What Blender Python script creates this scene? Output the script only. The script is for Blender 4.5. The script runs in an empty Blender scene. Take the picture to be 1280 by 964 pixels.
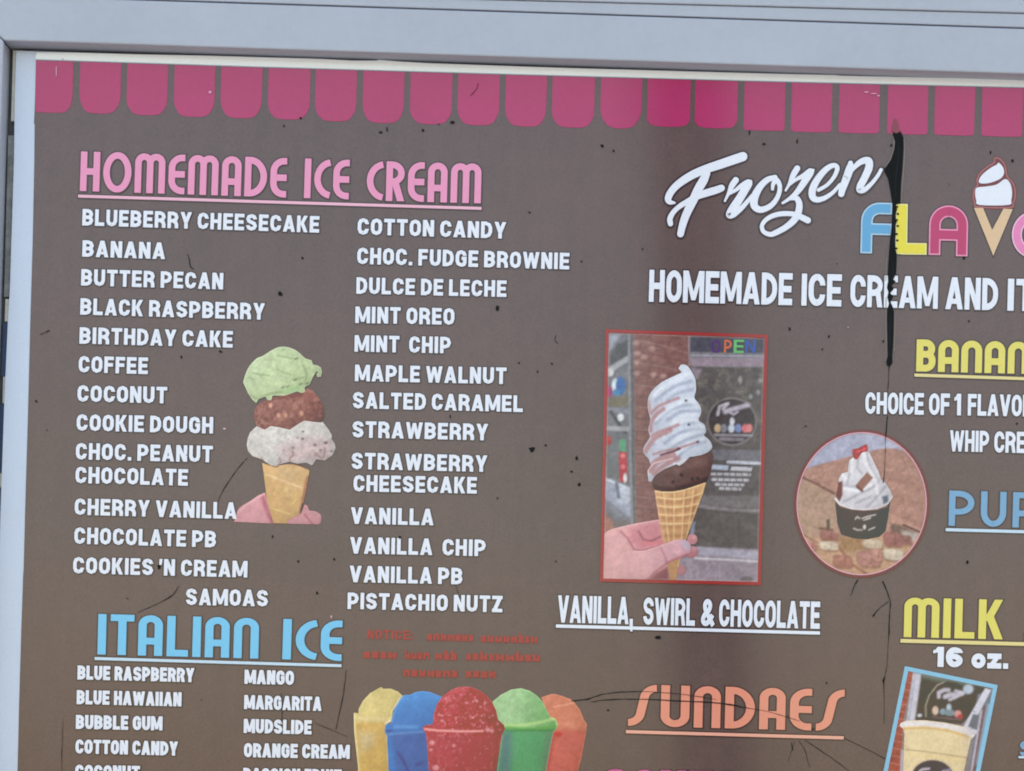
import bpy, math, random
import numpy as np
from mathutils import Matrix, Vector
from mathutils.geometry import delaunay_2d_cdt

random.seed(7)
C = bpy.context.scene.collection
SC = bpy.context.scene

# ------------------------------------------------------------------ camera, sky, sun, exposure
ROLL = 0.0265                      # the photographer held the phone a little crooked
DIST = 4.0                         # metres from lens to board
BZ = 2.25                          # height of the middle of the picture above the pavement
CAM = Vector((0.30, -DIST, BZ - 0.78))
RIGHT = Vector((math.cos(ROLL), 0, math.sin(ROLL)))
UP = Vector((-math.sin(ROLL), 0, math.cos(ROLL)))
cam_d = bpy.data.cameras.new("camera")
cam = bpy.data.objects.new("camera", cam_d)
C.objects.link(cam)
m = Matrix.Identity(4)
m.col[0][:3] = RIGHT
m.col[1][:3] = UP
m.col[2][:3] = (0, -1, 0)
m.col[3][:3] = CAM
cam.matrix_world = m
cam_d.sensor_width = 36
cam_d.lens = 36 * DIST / 1.28
off = Vector((0, 0, BZ)) - Vector((CAM.x, 0, CAM.z))
cam_d.shift_x = off.dot(RIGHT) / 1.28
cam_d.shift_y = off.dot(UP) / 1.28
cam_d.clip_end = 500
SC.camera = cam

w = bpy.data.worlds.new("World")
SC.world = w
w.use_nodes = True
nt = w.node_tree
bg = nt.nodes["Background"]
sky = nt.nodes.new("ShaderNodeTexSky")
sky.sky_type = 'NISHITA'
sky.sun_disc = False
SUN_EL, SUN_AZ = math.radians(52), math.radians(25)     # azimuth from +Y towards +X: behind the board
sky.sun_elevation = SUN_EL
sky.sun_rotation = SUN_AZ
sky.air_density = 1.9
sky.dust_density = 3.1
sky.ozone_density = 0.0
nt.links.new(sky.outputs[0], bg.inputs[0])
bg.inputs[1].default_value = 0.15
sd = bpy.data.lights.new("sun", 'SUN')
sd.energy = 2.0
sd.angle = math.radians(0.5)
sd.color = (1.0, 0.95, 0.87)
sun = bpy.data.objects.new("sun", sd)
C.objects.link(sun)
tosun = Vector((math.sin(SUN_AZ) * math.cos(SUN_EL), math.cos(SUN_AZ) * math.cos(SUN_EL), math.sin(SUN_EL)))
sun.rotation_euler = tosun.to_track_quat('Z', 'Y').to_euler()
sun.location = (3, 6, 8)
SC.view_settings.view_transform = 'Standard'
SC.view_settings.look = 'None'
SC.view_settings.exposure = 1.5
SC.view_settings.gamma = 1.0
SC.cycles.filter_width = 1.9

# light that falls on the board (white card radiance) and mirror sheen, measured once from a grey card
E_RGB = np.array([0.86, 0.97, 1.05])
S_RGB = np.array([0.085, 0.094, 0.090])


def lin(c):
    c = np.asarray(c, float) / 255.0
    return np.where(c <= 0.04045, c / 12.92, ((c + 0.055) / 1.055) ** 2.4)


def ink(c, S=None):
    """ink reflectance of a printed colour"""
    return np.clip((lin(c) - (S_RGB if S is None else S)) / E_RGB, 0.006, 0.86)


def P(px, py, y=0.0):
    """pixel of the photograph -> point on the plane y (board face is y = 0)"""
    b = Vector((0, 0, BZ)) + RIGHT * ((px - 640) / 1000.0) + UP * (-(py - 482) / 1000.0)
    if abs(y) < 0.004:
        b.y = y
        return b
    return CAM + (b - CAM) * ((y - CAM.y) / (0 - CAM.y))


# ------------------------------------------------------------------ materials
def mat_base(name):
    mt = bpy.data.materials.new(name)
    mt.use_nodes = True
    return mt, mt.node_tree, mt.node_tree.nodes["Principled BSDF"]


GLOSS = 0.14
COAT = 1.0            # clear laminate over the print
COAT_R = 0.075
COAT_IOR = 1.40
SPEC = 0.32


def vinyl_bump(nt, b, strength=1.0):
    """very slight waviness of the stretched vinyl plus fine grain"""
    tc = nt.nodes.new("ShaderNodeTexCoord")
    geo = nt.nodes.new("ShaderNodeNewGeometry")
    mp = nt.nodes.new("ShaderNodeMapping")
    mp.inputs['Scale'].default_value = (3.2, 1, 0.7)
    nt.links.new(geo.outputs['Position'], mp.inputs['Vector'])
    n1 = nt.nodes.new("ShaderNodeTexNoise")
    n1.inputs['Scale'].default_value = 2.2
    n1.inputs['Detail'].default_value = 1.0
    nt.links.new(mp.outputs[0], n1.inputs['Vector'])
    b1 = nt.nodes.new("ShaderNodeBump")
    b1.inputs['Strength'].default_value = 0.30 * strength
    b1.inputs['Distance'].default_value = 0.0045
    nt.links.new(n1.outputs['Fac'], b1.inputs['Height'])
    nt.links.new(b1.outputs[0], b.inputs['Normal'])
    return geo


def mottled(nt, geo, col, amt, scale, detail=4):
    """colour varied by noise: faded and dirty patches of the thing itself"""
    n = nt.nodes.new("ShaderNodeTexNoise")
    n.inputs['Scale'].default_value = scale
    n.inputs['Detail'].default_value = detail
    n.inputs['Roughness'].default_value = 0.7
    nt.links.new(geo.outputs['Position'], n.inputs['Vector'])
    r = nt.nodes.new("ShaderNodeMapRange")
    r.inputs['From Min'].default_value = 0.28
    r.inputs['From Max'].default_value = 0.72
    r.inputs['To Min'].default_value = 1 - amt
    r.inputs['To Max'].default_value = 1 + amt
    nt.links.new(n.outputs['Fac'], r.inputs['Value'])
    mx = nt.nodes.new("ShaderNodeVectorMath")
    mx.operation = 'SCALE'
    if isinstance(col, bpy.types.NodeSocket):
        nt.links.new(col, mx.inputs[0])
    else:
        mx.inputs[0].default_value = tuple(float(v) for v in col)
    nt.links.new(r.outputs[0], mx.inputs['Scale'])
    return mx.outputs[0]


_ink = {}


def ink_mat(name, rgb, amt=0.06, rough=GLOSS, spec=SPEC):
    key = (name, tuple(rgb))
    if key in _ink:
        return _ink[key]
    mt, nt, b = mat_base(name)
    geo = vinyl_bump(nt, b)
    c = mottled(nt, geo, ink(rgb), amt * 0.6, 9)
    c = mottled(nt, geo, c, amt, 330, 3)
    nt.links.new(c, b.inputs['Base Color'])
    b.inputs['Roughness'].default_value = rough
    b.inputs['Specular IOR Level'].default_value = spec
    if spec >= SPEC:
        b.inputs['Specular Tint'].default_value = (1.0, 0.84, 0.92, 1)
        b.inputs['Coat Weight'].default_value = COAT
        b.inputs['Coat Roughness'].default_value = COAT_R
        b.inputs['Coat IOR'].default_value = COAT_IOR
    _ink[key] = mt
    return mt


def picture_mat():
    mt, nt, b = mat_base("printed_picture")
    geo = vinyl_bump(nt, b)
    at = nt.nodes.new("ShaderNodeVertexColor")
    at.layer_name = "print"
    c = mottled(nt, geo, at.outputs['Color'], 0.05, 330, 3)
    nt.links.new(c, b.inputs['Base Color'])
    b.inputs['Roughness'].default_value = GLOSS
    b.inputs['Specular IOR Level'].default_value = SPEC
    b.inputs['Specular Tint'].default_value = (1.0, 0.84, 0.92, 1)
    b.inputs['Coat Weight'].default_value = COAT
    b.inputs['Coat Roughness'].default_value = COAT_R
    b.inputs['Coat IOR'].default_value = COAT_IOR
    return mt


def brown_mat():
    mt, nt, b = mat_base("brown_vinyl")
    geo = vinyl_bump(nt, b)
    c = mottled(nt, geo, ink((115, 106, 104)), 0.09, 3.4, 4)
    stm = nt.nodes.new("ShaderNodeMapping")
    stm.inputs['Scale'].default_value = (1, 1, 0.04)
    nt.links.new(geo.outputs['Position'], stm.inputs['Vector'])
    stn = nt.nodes.new("ShaderNodeTexNoise")
    stn.inputs['Scale'].default_value = 55
    stn.inputs['Detail'].default_value = 5
    nt.links.new(stm.outputs[0], stn.inputs['Vector'])
    stp = nt.nodes.new("ShaderNodeMapRange")
    stp.inputs['From Min'].default_value = 0.3
    stp.inputs['From Max'].default_value = 0.7
    stp.inputs['To Min'].default_value = 0.95
    stp.inputs['To Max'].default_value = 1.05
    nt.links.new(stn.outputs['Fac'], stp.inputs['Value'])
    stv = nt.nodes.new("ShaderNodeVectorMath")
    stv.operation = 'SCALE'
    nt.links.new(c, stv.inputs[0])
    nt.links.new(stp.outputs[0], stv.inputs['Scale'])
    c = stv.outputs[0]
    c = mottled(nt, geo, c, 0.09, 42, 6)
    c = mottled(nt, geo, c, 0.15, 300, 3)
    # sparse dark fly specks
    vo = nt.nodes.new("ShaderNodeTexVoronoi")
    vo.inputs['Scale'].default_value = 30
    vo.inputs['Randomness'].default_value = 1
    nt.links.new(geo.outputs['Position'], vo.inputs['Vector'])
    sp = nt.nodes.new("ShaderNodeSeparateColor")
    nt.links.new(vo.outputs['Color'], sp.inputs[0])
    mu = nt.nodes.new("ShaderNodeMath")
    mu.operation = 'MULTIPLY'
    mu.inputs[1].default_value = 0.036
    pw = nt.nodes.new("ShaderNodeMath")
    pw.operation = 'POWER'
    pw.inputs[1].default_value = 2.2
    nt.links.new(sp.outputs[0], pw.inputs[0])
    nt.links.new(pw.outputs[0], mu.inputs[0])
    lt = nt.nodes.new("ShaderNodeMapRange")
    lt.inputs['To Min'].default_value = 0.6
    lt.inputs['To Max'].default_value = 0.0
    df = nt.nodes.new("ShaderNodeMath")
    df.operation = 'SUBTRACT'
    nt.links.new(vo.outputs['Distance'], df.inputs[0])
    nt.links.new(mu.outputs[0], df.inputs[1])
    lt.inputs['From Min'].default_value = 0.0
    lt.inputs['From Max'].default_value = 0.035
    nt.links.new(df.outputs[0], lt.inputs['Value'])
    mx = nt.nodes.new("ShaderNodeMix")
    mx.data_type = 'RGBA'
    nt.links.new(lt.outputs[0], mx.inputs[0])
    nt.links.new(c, mx.inputs[6])
    mx.inputs[7].default_value = (0.05, 0.04, 0.036, 1)
    nt.links.new(mx.outputs[2], b.inputs['Base Color'])
    b.inputs['Roughness'].default_value = GLOSS
    b.inputs['Specular IOR Level'].default_value = SPEC
    b.inputs['Specular Tint'].default_value = (1.0, 0.84, 0.92, 1)
    b.inputs['Coat Weight'].default_value = COAT
    b.inputs['Coat Roughness'].default_value = COAT_R
    b.inputs['Coat IOR'].default_value = COAT_IOR
    return mt


def plain_mat(name, col, rough=0.5, amt=0.06, scale=12, spec=0.5):
    mt, nt, b = mat_base(name)
    geo = nt.nodes.new("ShaderNodeNewGeometry")
    c = mottled(nt, geo, col, amt, scale)
    c = mottled(nt, geo, c, amt * 0.6, scale * 14)
    nt.links.new(c, b.inputs['Base Color'])
    b.inputs['Roughness'].default_value = rough
    b.inputs['Specular IOR Level'].default_value = spec
    return mt


MAT = {}
MAT['brown'] = brown_mat()
MAT['pic'] = picture_mat()
MAT['sheet'] = ink_mat("white_vinyl_sheet", (196, 212, 234), 0.05)
MAT['scallop'] = ink_mat("pink_ink", (178, 89, 122), 0.09)
MAT['white'] = ink_mat("white_ink", (226, 235, 250), 0.03)
MAT['halo'] = ink_mat("dark_outline_ink", (95, 87, 88), 0.04)
MAT['pink'] = ink_mat("light_pink_ink", (228, 158, 194), 0.03)
MAT['pinkline'] = ink_mat("pale_pink_ink", (232, 186, 208), 0.03)
MAT['blue'] = ink_mat("sky_blue_ink", (126, 200, 240), 0.03)
MAT['blueline'] = ink_mat("pale_blue_ink", (196, 222, 242), 0.03)
MAT['salmon'] = ink_mat("salmon_ink", (226, 158, 140), 0.03)
MAT['salmonline'] = ink_mat("pale_salmon_ink", (232, 178, 162), 0.03)
MAT['yellow'] = ink_mat("yellow_ink", (222, 216, 122), 0.03)
MAT['yellowline'] = ink_mat("pale_yellow_ink", (224, 214, 156), 0.03)
MAT['dullblue'] = ink_mat("dull_blue_ink", (128, 172, 208), 0.03)
MAT['red'] = ink_mat("faded_red_ink", (166, 86, 84), 0.10)
MAT['black'] = ink_mat("black_tear", (40, 42, 54), 0.25, 0.55, 0.12)
MAT['crack'] = ink_mat("crack_black", (66, 61, 61), 0.10, 0.6, 0.15)
MAT['speck'] = ink_mat("speck_brown", (84, 77, 74), 0.15, 0.6, 0.15)
MAT['magenta'] = ink_mat("magenta_ink", (190, 66, 118), 0.03)
MAT['deeppink'] = ink_mat("bruised_magenta_ink", (142, 30, 96), 0.05)
MAT['frame'] = plain_mat("painted_metal", (0.41, 0.415, 0.475), 0.42, 0.05, 7)
MAT['groove'] = plain_mat("groove_shadow_gap", (0.16, 0.16, 0.18), 0.6)
MAT['back'] = plain_mat("case_back", (0.10, 0.10, 0.105), 0.7, 0.3, 40)
MAT['navy'] = plain_mat("navy_tape", (0.03, 0.055, 0.13), 0.5)
MAT['cream'] = plain_mat("cream_pad", (0.62, 0.58, 0.50), 0.7, 0.15, 60)
MAT['tan'] = plain_mat("grey_tape", (0.22, 0.215, 0.21), 0.7, 0.4, 70)
MAT['wall'] = plain_mat("wall_paint", (0.55, 0.55, 0.54), 0.7)
MAT['pave'] = plain_mat("concrete_pavement", (0.25, 0.24, 0.225), 0.85, 0.12, 3)
MAT['pole'] = plain_mat("reflection_pole_timber", (0.03, 0.036, 0.05), 0.8, 0.3, 9)


# ------------------------------------------------------------------ mesh helpers
def link(name, me, parent=None):
    o = bpy.data.objects.new(name, me)
    C.objects.link(o)
    if parent is not None:
        o.parent = parent
    return o


def empty(name, loc):
    o = bpy.data.objects.new(name, None)
    o.empty_display_size = 0.1
    C.objects.link(o)
    o.location = loc
    return o


class MB:
    def __init__(s):
        s.v, s.f, s.mi = [], [], []

    def face(s, pts, mi=0):
        i = len(s.v)
        s.v += [tuple(p) for p in pts]
        s.f.append(tuple(range(i, i + len(pts))))
        s.mi.append(mi)

    def flat(s, poly, y, mi=0):
        a = 0
        n = len(poly)
        for i in range(n):
            x0, y0 = poly[i]
            x1, y1 = poly[(i + 1) % n]
            a += x0 * y1 - x1 * y0
        if a > 0:
            poly = poly[::-1]
        # clockwise in picture space with y down -> normal towards the viewer
        s.face([P(x, yy, y) for x, yy in poly[::-1]], mi)

    def prism(s, front, back, mi=0):
        n = len(front)
        s.face(front, mi)
        s.face(back[::-1], mi)
        for i in range(n):
            j = (i + 1) % n
            s.face([front[i], back[i], back[j], front[j]], mi)

    def build(s, name, mats, parent=None, label=None):
        me = bpy.data.meshes.new(name)
        loc = Vector((0, 0, 0))
        if parent is not None:
            loc = parent.matrix_world.translation if parent.type != 'EMPTY' else Vector(parent.location)
            if parent.parent is not None:
                loc = Vector(parent.parent.location)
        me.from_pydata([(v[0] - loc[0], v[1] - loc[1], v[2] - loc[2]) for v in s.v], [], s.f)
        if not isinstance(mats, (list, tuple)):
            mats = [mats]
        for mm in mats:
            me.materials.append(mm)
        me.polygons.foreach_set('material_index', s.mi)
        me.update()
        o = link(name, me, parent)
        if label:
            o['label'] = label
        return o


def rpath(pts, closed=False, n=6):
    out = []
    N = len(pts)
    for i, p in enumerate(pts):
        r = p[2] if len(p) > 2 else 0
        x, y = p[0], p[1]
        if r <= 0 or (not closed and i in (0, N - 1)):
            out.append((x, y))
            continue
        a = pts[(i - 1) % N]
        b = pts[(i + 1) % N]
        la = math.hypot(a[0] - x, a[1] - y)
        lb = math.hypot(b[0] - x, b[1] - y)
        ka = 1.0 if (len(a) < 3 or a[2] <= 0) else 0.5
        kb = 1.0 if (len(b) < 3 or b[2] <= 0) else 0.5
        ra = min(r, la * ka * 0.999)
        rb = min(r, lb * kb * 0.999)
        p1 = (x + (a[0] - x) / la * ra, y + (a[1] - y) / la * ra)
        p2 = (x + (b[0] - x) / lb * rb, y + (b[1] - y) / lb * rb)
        if n == 1:
            out += [p1, p2]
            continue
        k = 0.5523
        c1 = (p1[0] + (x - p1[0]) * k, p1[1] + (y - p1[1]) * k)
        c2 = (p2[0] + (x - p2[0]) * k, p2[1] + (y - p2[1]) * k)
        for j in range(n + 1):
            t = j / n
            u = 1 - t
            out.append(tuple(u**3 * p1[q] + 3 * u * u * t * c1[q] + 3 * u * t * t * c2[q] + t**3 * p2[q] for q in (0, 1)))
    res = [out[0]]
    for q in out[1:]:
        if math.hypot(q[0] - res[-1][0], q[1] - res[-1][1]) > 1e-6:
            res.append(q)
    return res


def ribbon(pts, t, closed=False, ext=0.0):
    """quads of a stroke of width t (number or list); ext lengthens the open ends"""
    n = len(pts)
    ws = t if isinstance(t, (list, tuple)) else [t] * n
    pts = [tuple(p[:2]) for p in pts]
    if not closed and ext:
        def push(a, b):
            l = math.hypot(a[0] - b[0], a[1] - b[1]) or 1
            return (a[0] + (a[0] - b[0]) / l * ext, a[1] + (a[1] - b[1]) / l * ext)
        pts = [push(pts[0], pts[1])] + pts[1:-1] + [push(pts[-1], pts[-2])]
    L, R = [], []
    for i in range(n):
        p = pts[i]
        a = pts[i - 1] if (i > 0 or closed) else None
        b = pts[(i + 1) % n] if (i < n - 1 or closed) else None
        ds = []
        if a is not None:
            l = math.hypot(p[0] - a[0], p[1] - a[1]) or 1
            ds.append(((p[0] - a[0]) / l, (p[1] - a[1]) / l))
        if b is not None:
            l = math.hypot(b[0] - p[0], b[1] - p[1]) or 1
            ds.append(((b[0] - p[0]) / l, (b[1] - p[1]) / l))
        if len(ds) == 1:
            nx, ny, k = -ds[0][1], ds[0][0], 1
        else:
            nx, ny = -(ds[0][1] + ds[1][1]), ds[0][0] + ds[1][0]
            l = math.hypot(nx, ny) or 1
            nx, ny = nx / l, ny / l
            k = 1 / max(0.42, nx * -ds[0][1] + ny * ds[0][0])
        h = ws[i] / 2 * k
        L.append((p[0] + nx * h, p[1] + ny * h))
        R.append((p[0] - nx * h, p[1] - ny * h))
    q = []
    for i in range(n if closed else n - 1):
        j = (i + 1) % n
        q.append([L[i], L[j], R[j], R[i]])
    return q


def grow(poly, o):
    if abs(o) < 1e-9:
        return poly
    a = sum(poly[i][0] * poly[(i + 1) % len(poly)][1] - poly[(i + 1) % len(poly)][0] * poly[i][1] for i in range(len(poly)))
    sg = 1 if a > 0 else -1
    out = []
    n = len(poly)
    for i in range(n):
        p, a, b = poly[i], poly[i - 1], poly[(i + 1) % n]
        l1 = math.hypot(p[0] - a[0], p[1] - a[1]) or 1
        l2 = math.hypot(b[0] - p[0], b[1] - p[1]) or 1
        d1 = ((p[0] - a[0]) / l1, (p[1] - a[1]) / l1)
        d2 = ((b[0] - p[0]) / l2, (b[1] - p[1]) / l2)
        n1 = (d1[1] * sg, -d1[0] * sg)
        n2 = (d2[1] * sg, -d2[0] * sg)
        nx, ny = n1[0] + n2[0], n1[1] + n2[1]
        l = math.hypot(nx, ny) or 1
        nx, ny = nx / l, ny / l
        k = 1 / max(0.45, nx * n1[0] + ny * n1[1])
        out.append((p[0] + nx * o * k, p[1] + ny * o * k))
    return out


def smooth(pts, closed=False, n=5):
    """Catmull-Rom through points of any dimension"""
    N = len(pts)
    A = [np.array(p, float) for p in pts]
    out = []
    for i in range(N if closed else N - 1):
        p1, p2 = A[i], A[(i + 1) % N]
        p0 = A[i - 1] if (closed or i > 0) else 2 * p1 - p2
        p3 = A[(i + 2) % N] if (closed or i + 2 < N) else 2 * p2 - p1
        for j in range(n):
            t = j / n
            out.append(tuple(0.5 * (2 * p1 + (p2 - p0) * t + (2 * p0 - 5 * p1 + 4 * p2 - p3) * t * t + (3 * p1 - p0 - 3 * p2 + p3) * t**3)))
    if not closed:
        out.append(tuple(A[-1]))
    return out


def ellipse(cx, cy, rx, ry, a0=0, a1=360, n=28):
    full = abs(a1 - a0) >= 360
    k = n if full else n + 1
    return [(cx + rx * math.cos(math.radians(a0 + (a1 - a0) * i / n)), cy + ry * math.sin(math.radians(a0 + (a1 - a0) * i / n))) for i in range(k)]


# ------------------------------------------------------------------ lettering
# A glyph is a list of ('s', points, closed) strokes and ('p', polygon) pieces in a box W x H with y up.
def slant(x0, y0, x1, y1, t):
    return ('p', [(x0 - t / 2, y0), (x0 + t / 2, y0), (x1 + t / 2, y1), (x1 - t / 2, y1)])


WID = dict(I=None, M=1.32, W=1.5, L=0.86, E=0.88, F=0.86, J=0.9, T=0.96, A=1.1, V=1.08, Y=1.06, X=1.05, Z=0.95)


def block_glyph(ch, f):
    """heavy condensed sans; f: t stroke, W width, H height, r corner, n corner segments"""
    t, H, r, n = f['t'], f['H'], f['r'], f['n']
    W = f['W'] * (WID.get(ch) or 1.0)
    c = t / 2
    g = []
    if ch == 'I':
        return t, [('s', [(c, 0), (c, H)], False)]
    if ch == '.':
        return t, [('p', [(0, 0), (t, 0), (t, t), (0, t)])]
    if ch == ':':
        return t, [('p', [(0, 0), (t, 0), (t, t), (0, t)]), ('p', [(0, .5 * H), (t, .5 * H), (t, .5 * H + t), (0, .5 * H + t)])]
    if ch == ',':
        return t, [('p', [(0, -.05 * H), (t * .3, -.26 * H), (t * .95, -.26 * H), (t, 0), (t, t), (0, t)])]
    if ch == "'":
        return t * .8, [('p', [(0, H * .64), (t * .7, H * .64), (t * .9, H), (t * .05, H)])]
    L, R, B, T, M = c, W - c, c, H - c, H * 0.5
    yu, yl = H * 0.66, H * 0.34
    S = lambda *p, closed=False: g.append(('s', rpath(list(p), closed, n), closed))
    if ch == 'A':
        if f.get('roundA'):
            S((L, 0), (L, T, r), (R, T, r), (R, 0))
            S((L, H * .36), (R, H * .36))
        else:
            tt = t * 1.04
            a = tt * 0.52
            g.append(('p', [(0, 0), (tt, 0), (W / 2 - a + tt, H), (W / 2 - a, H)]))
            g.append(('p', [(W, 0), (W / 2 + a, H), (W / 2 + a - tt, H), (W - tt, 0)]))
            g.append(('p', [(W * .22, H * .17), (W * .78, H * .17), (W * .72, H * .17 + t * .8), (W * .28, H * .17 + t * .8)]))
    elif ch == 'B':
        S((L, 0), (L, H))
        S((L, T), (R - t * .06, T, r), (R - t * .06, M, r * .8), (L, M))
        S((L, M), (R, M, r * .8), (R, B, r), (L, B))
    elif ch == 'C':
        S((R, yu - .02 * H), (R, T, r), (L, T, r), (L, B, r), (R, B, r), (R, yl + .02 * H))
    elif ch == 'D':
        S((L, 0), (L, H))
        S((L, T), (R, T, r * 1.25), (R, B, r * 1.25), (L, B))
    elif ch in 'EF':
        S((L, 0), (L, H))
        S((L, T), (W, T))
        S((L, M), (W * .93, M))
        if ch == 'E':
            S((L, B), (W, B))
    elif ch == 'G':
        S((R, yu), (R, T, r), (L, T, r), (L, B, r), (R, B, r * .6), (R, M + t * .2))
        S((W * .55, M), (W, M))
    elif ch == 'H':
        S((L, 0), (L, H))
        S((R, 0), (R, H))
        S((L, M), (R, M))
    elif ch == 'J':
        S((R, H), (R, B, r), (L, B, r), (L, yl))
    elif ch == 'K':
        S((L, 0), (L, H))
        g.append(slant(t * 1.15, H * .42, W - t * .58, H, t * 1.05))
        g.append(slant(W - t * .52, 0, t * 1.35, H * .60, t * 1.08))
    elif ch == 'L':
        S((L, 0), (L, H))
        S((L, B), (W, B))
    elif ch == 'M':
        S((c * .86, 0), (c * .86, H))
        S((W - c * .86, 0), (W - c * .86, H))
        g.append(slant(t * .62, H, W / 2, H * .08, t * .86))
        g.append(slant(W - t * .62, H, W / 2, H * .08, t * .86))
    elif ch == 'N':
        S((L, 0), (L, H))
        S((R, 0), (R, H))
        g.append(slant(t * .55, H, W - t * .55, 0, t * 1.05))
    elif ch == 'O':
        S((L, T, r), (R, T, r), (R, B, r), (L, B, r), closed=True)
    elif ch == 'P':
        S((L, 0), (L, H))
        S((L, T), (R, T, r), (R, H * .40, r), (L, H * .40))
    elif ch == 'R':
        S((L, 0), (L, H))
        S((L, T), (R, T, r), (R, H * .45, r), (L, H * .45))
        if f.get('legR'):
            g.append(slant(R, 0, R - t * .45, H * .46, t * 1.05))
        else:
            S((R, 0), (R, H * .36, r * .7), (W * .5, H * .44))
    elif ch == 'S':
        S((R, yu + .03 * H), (R, T, r), (L, T, r), (L, M + .02 * H, r), (R, M - .02 * H, r), (R, B, r), (L, B, r), (L, yl - .03 * H))
    elif ch == 'T':
        S((0, T), (W, T))
        S((W / 2, 0), (W / 2, H))
    elif ch == 'U':
        S((L, H), (L, B, r), (R, B, r), (R, H))
    elif ch == 'V':
        tt = t * 1.06
        g.append(slant(tt / 2, H, W / 2, 0, tt))
        g.append(slant(W - tt / 2, H, W / 2, 0, tt))
    elif ch == 'W':
        tt = t * .98
        g.append(slant(tt / 2, H, W * .29, 0, tt))
        g.append(slant(W / 2, H * .96, W * .29, 0, tt * .9))
        g.append(slant(W / 2, H * .96, W * .71, 0, tt * .9))
        g.append(slant(W - tt / 2, H, W * .71, 0, tt))
    elif ch == 'X':
        g.append(slant(t * .55, 0, W - t * .55, H, t * 1.1))
        g.append(slant(t * .55, H, W - t * .55, 0, t * 1.1))
    elif ch == 'Y':
        g.append(slant(t * .54, H, W / 2, H * .36, t * 1.06))
        g.append(slant(W - t * .54, H, W / 2, H * .36, t * 1.06))
        S((W / 2, 0), (W / 2, H * .46))
    elif ch == 'Z':
        S((0, T), (W, T))
        S((0, B), (W, B))
        g.append(slant(t * .66, t * .4, W - t * .66, H - t * .4, t * 1.2))
    elif ch == '1':
        W = t * 1.75
        S((W - c, 0), (W - c, H))
        g.append(('p', [(0, H * .66), (W - t, H * .72), (W - t, H), (W - t * 1.05, H), (W - t * 1.35, H * .86), (0, H * .82)]))
    elif ch == '6':
        S((R, yu + .06 * H), (R, T, r), (L, T, r), (L, B, r), (R, B, r), (R, H * .55, r), (L, H * .55))
    elif ch == 'o':
        H2 = H * .74
        S((L, H2 - c, r), (R, H2 - c, r), (R, B, r), (L, B, r), closed=True)
    elif ch == 'z':
        H2 = H * .74
        S((0, H2 - c * .9), (W, H2 - c * .9))
        S((0, B), (W, B))
        g.append(slant(t * .66, t * .4, W - t * .66, H2 - t * .4, t * 1.1))
    elif ch == '&':
        S((W, t * .1), (W * .30, H * .62, r * .4), (W * .30, T, r), (W * .72, T, r), (W * .72, H * .62, r * .5), (L, H * .36, r * .6), (L, B, r), (W * .62, B, r), (W * .92, H * .42))
    else:
        return W * .5, []
    return W, g


def deco_glyph(ch, f):
    """round art deco capitals"""
    t, H = f['t'], f['H']
    wm = dict(I=None, M=1.52, O=1.42, L=.86, E=.82, C=.80, T=.95, A=.98, N=1.0, D=1.12, R=.92, S=1.05, U=1.08, H=.98, K=1.05, B=.92, F=.86)
    W = f['W'] * (wm.get(ch) or 1.0)
    c = t / 2
    L, R, B, T, M = c, W - c, c, H - c, H * .5
    g = []
    S = lambda *p, closed=False: g.append(('s', rpath(list(p), closed, 10), closed))
    if ch == 'I':
        return t, [('s', [(c, 0), (c, H)], False)]
    if ch == 'H':
        S((L, 0), (L, H)); S((R, 0), (R, H)); S((L, M), (R, M))
    elif ch == 'O':
        g.append(('s', ellipse(W / 2, H / 2, W / 2 - c, H / 2 - c + .01 * H, n=44), True))
    elif ch == 'M':
        r = (R - L) / 4
        S((L, 0), (L, T, r), (W / 2, T, r), (W / 2, 0))
        S((W / 2, 0), (W / 2, T, r), (R, T, r), (R, 0))
    elif ch == 'N':
        r = (R - L) / 2
        S((L, 0), (L, T, r), (R, T, r), (R, 0))
    elif ch == 'A':
        r = (R - L) / 2
        S((L, 0), (L, T, r), (R, T, r), (R, 0)); S((L, H * .36), (R, H * .36))
    elif ch == 'U':
        r = (R - L) / 2
        S((L, H), (L, B, r), (R, B, r), (R, H))
    elif ch in 'EF':
        r = H * .26
        if ch == 'E':
            S((W, T), (L, T, r), (L, B, r), (W, B))
        else:
            S((W, T), (L, T, r), (L, 0))
        S((L, M), (W, M))
    elif ch == 'C':
        g.append(('s', ellipse(W * 1.12, H / 2, W * 1.12 - c, H / 2 - c, 97, 263, 22), False))
    elif ch == 'D':
        S((L, 0), (L, H))
        g.append(('s', [(L, T)] + ellipse(L + t * .3, H / 2, R - L - t * .3, T - H / 2, 90, -90, 22) + [(L, B)], False))
    elif ch == 'R':
        S((L, 0), (L, H))
        cy, ry = H * .70, H * .30 - c
        g.append(('s', [(L, T)] + ellipse(L + t * .35, cy, R - L - t * .35, ry, 90, -90, 16) + [(L, cy - ry)], False))
        g.append(slant(W - t * .52, 0, L + t * .9, H * .46, t * 1.08))
    elif ch == 'B':
        S((L, 0), (L, H))
        S((L, T), (R - t * .1, T, .18 * H), (R - t * .1, H * .54, .16 * H), (L, H * .54))
        S((L, H * .54), (R, H * .54, .18 * H), (R, B, .2 * H), (L, B))
    elif ch == 'T':
        S((0, T), (W, T)); S((W / 2, 0), (W / 2, H))
    elif ch == 'L':
        S((L, 0), (L, H)); S((L, B), (W, B))
    elif ch == 'K':
        S((L, 0), (L, H))
        g.append(slant(t * 1.15, H * .46, W - t * .58, H, t * 1.06))
        g.append(slant(W - t * .52, 0, t * 1.35, H * .62, t * 1.1))
    elif ch == 'S':
        S((0, B), (W * .36, B, .2 * H), (W * .64, T, .2 * H), (W, T))
    return W, g


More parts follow.
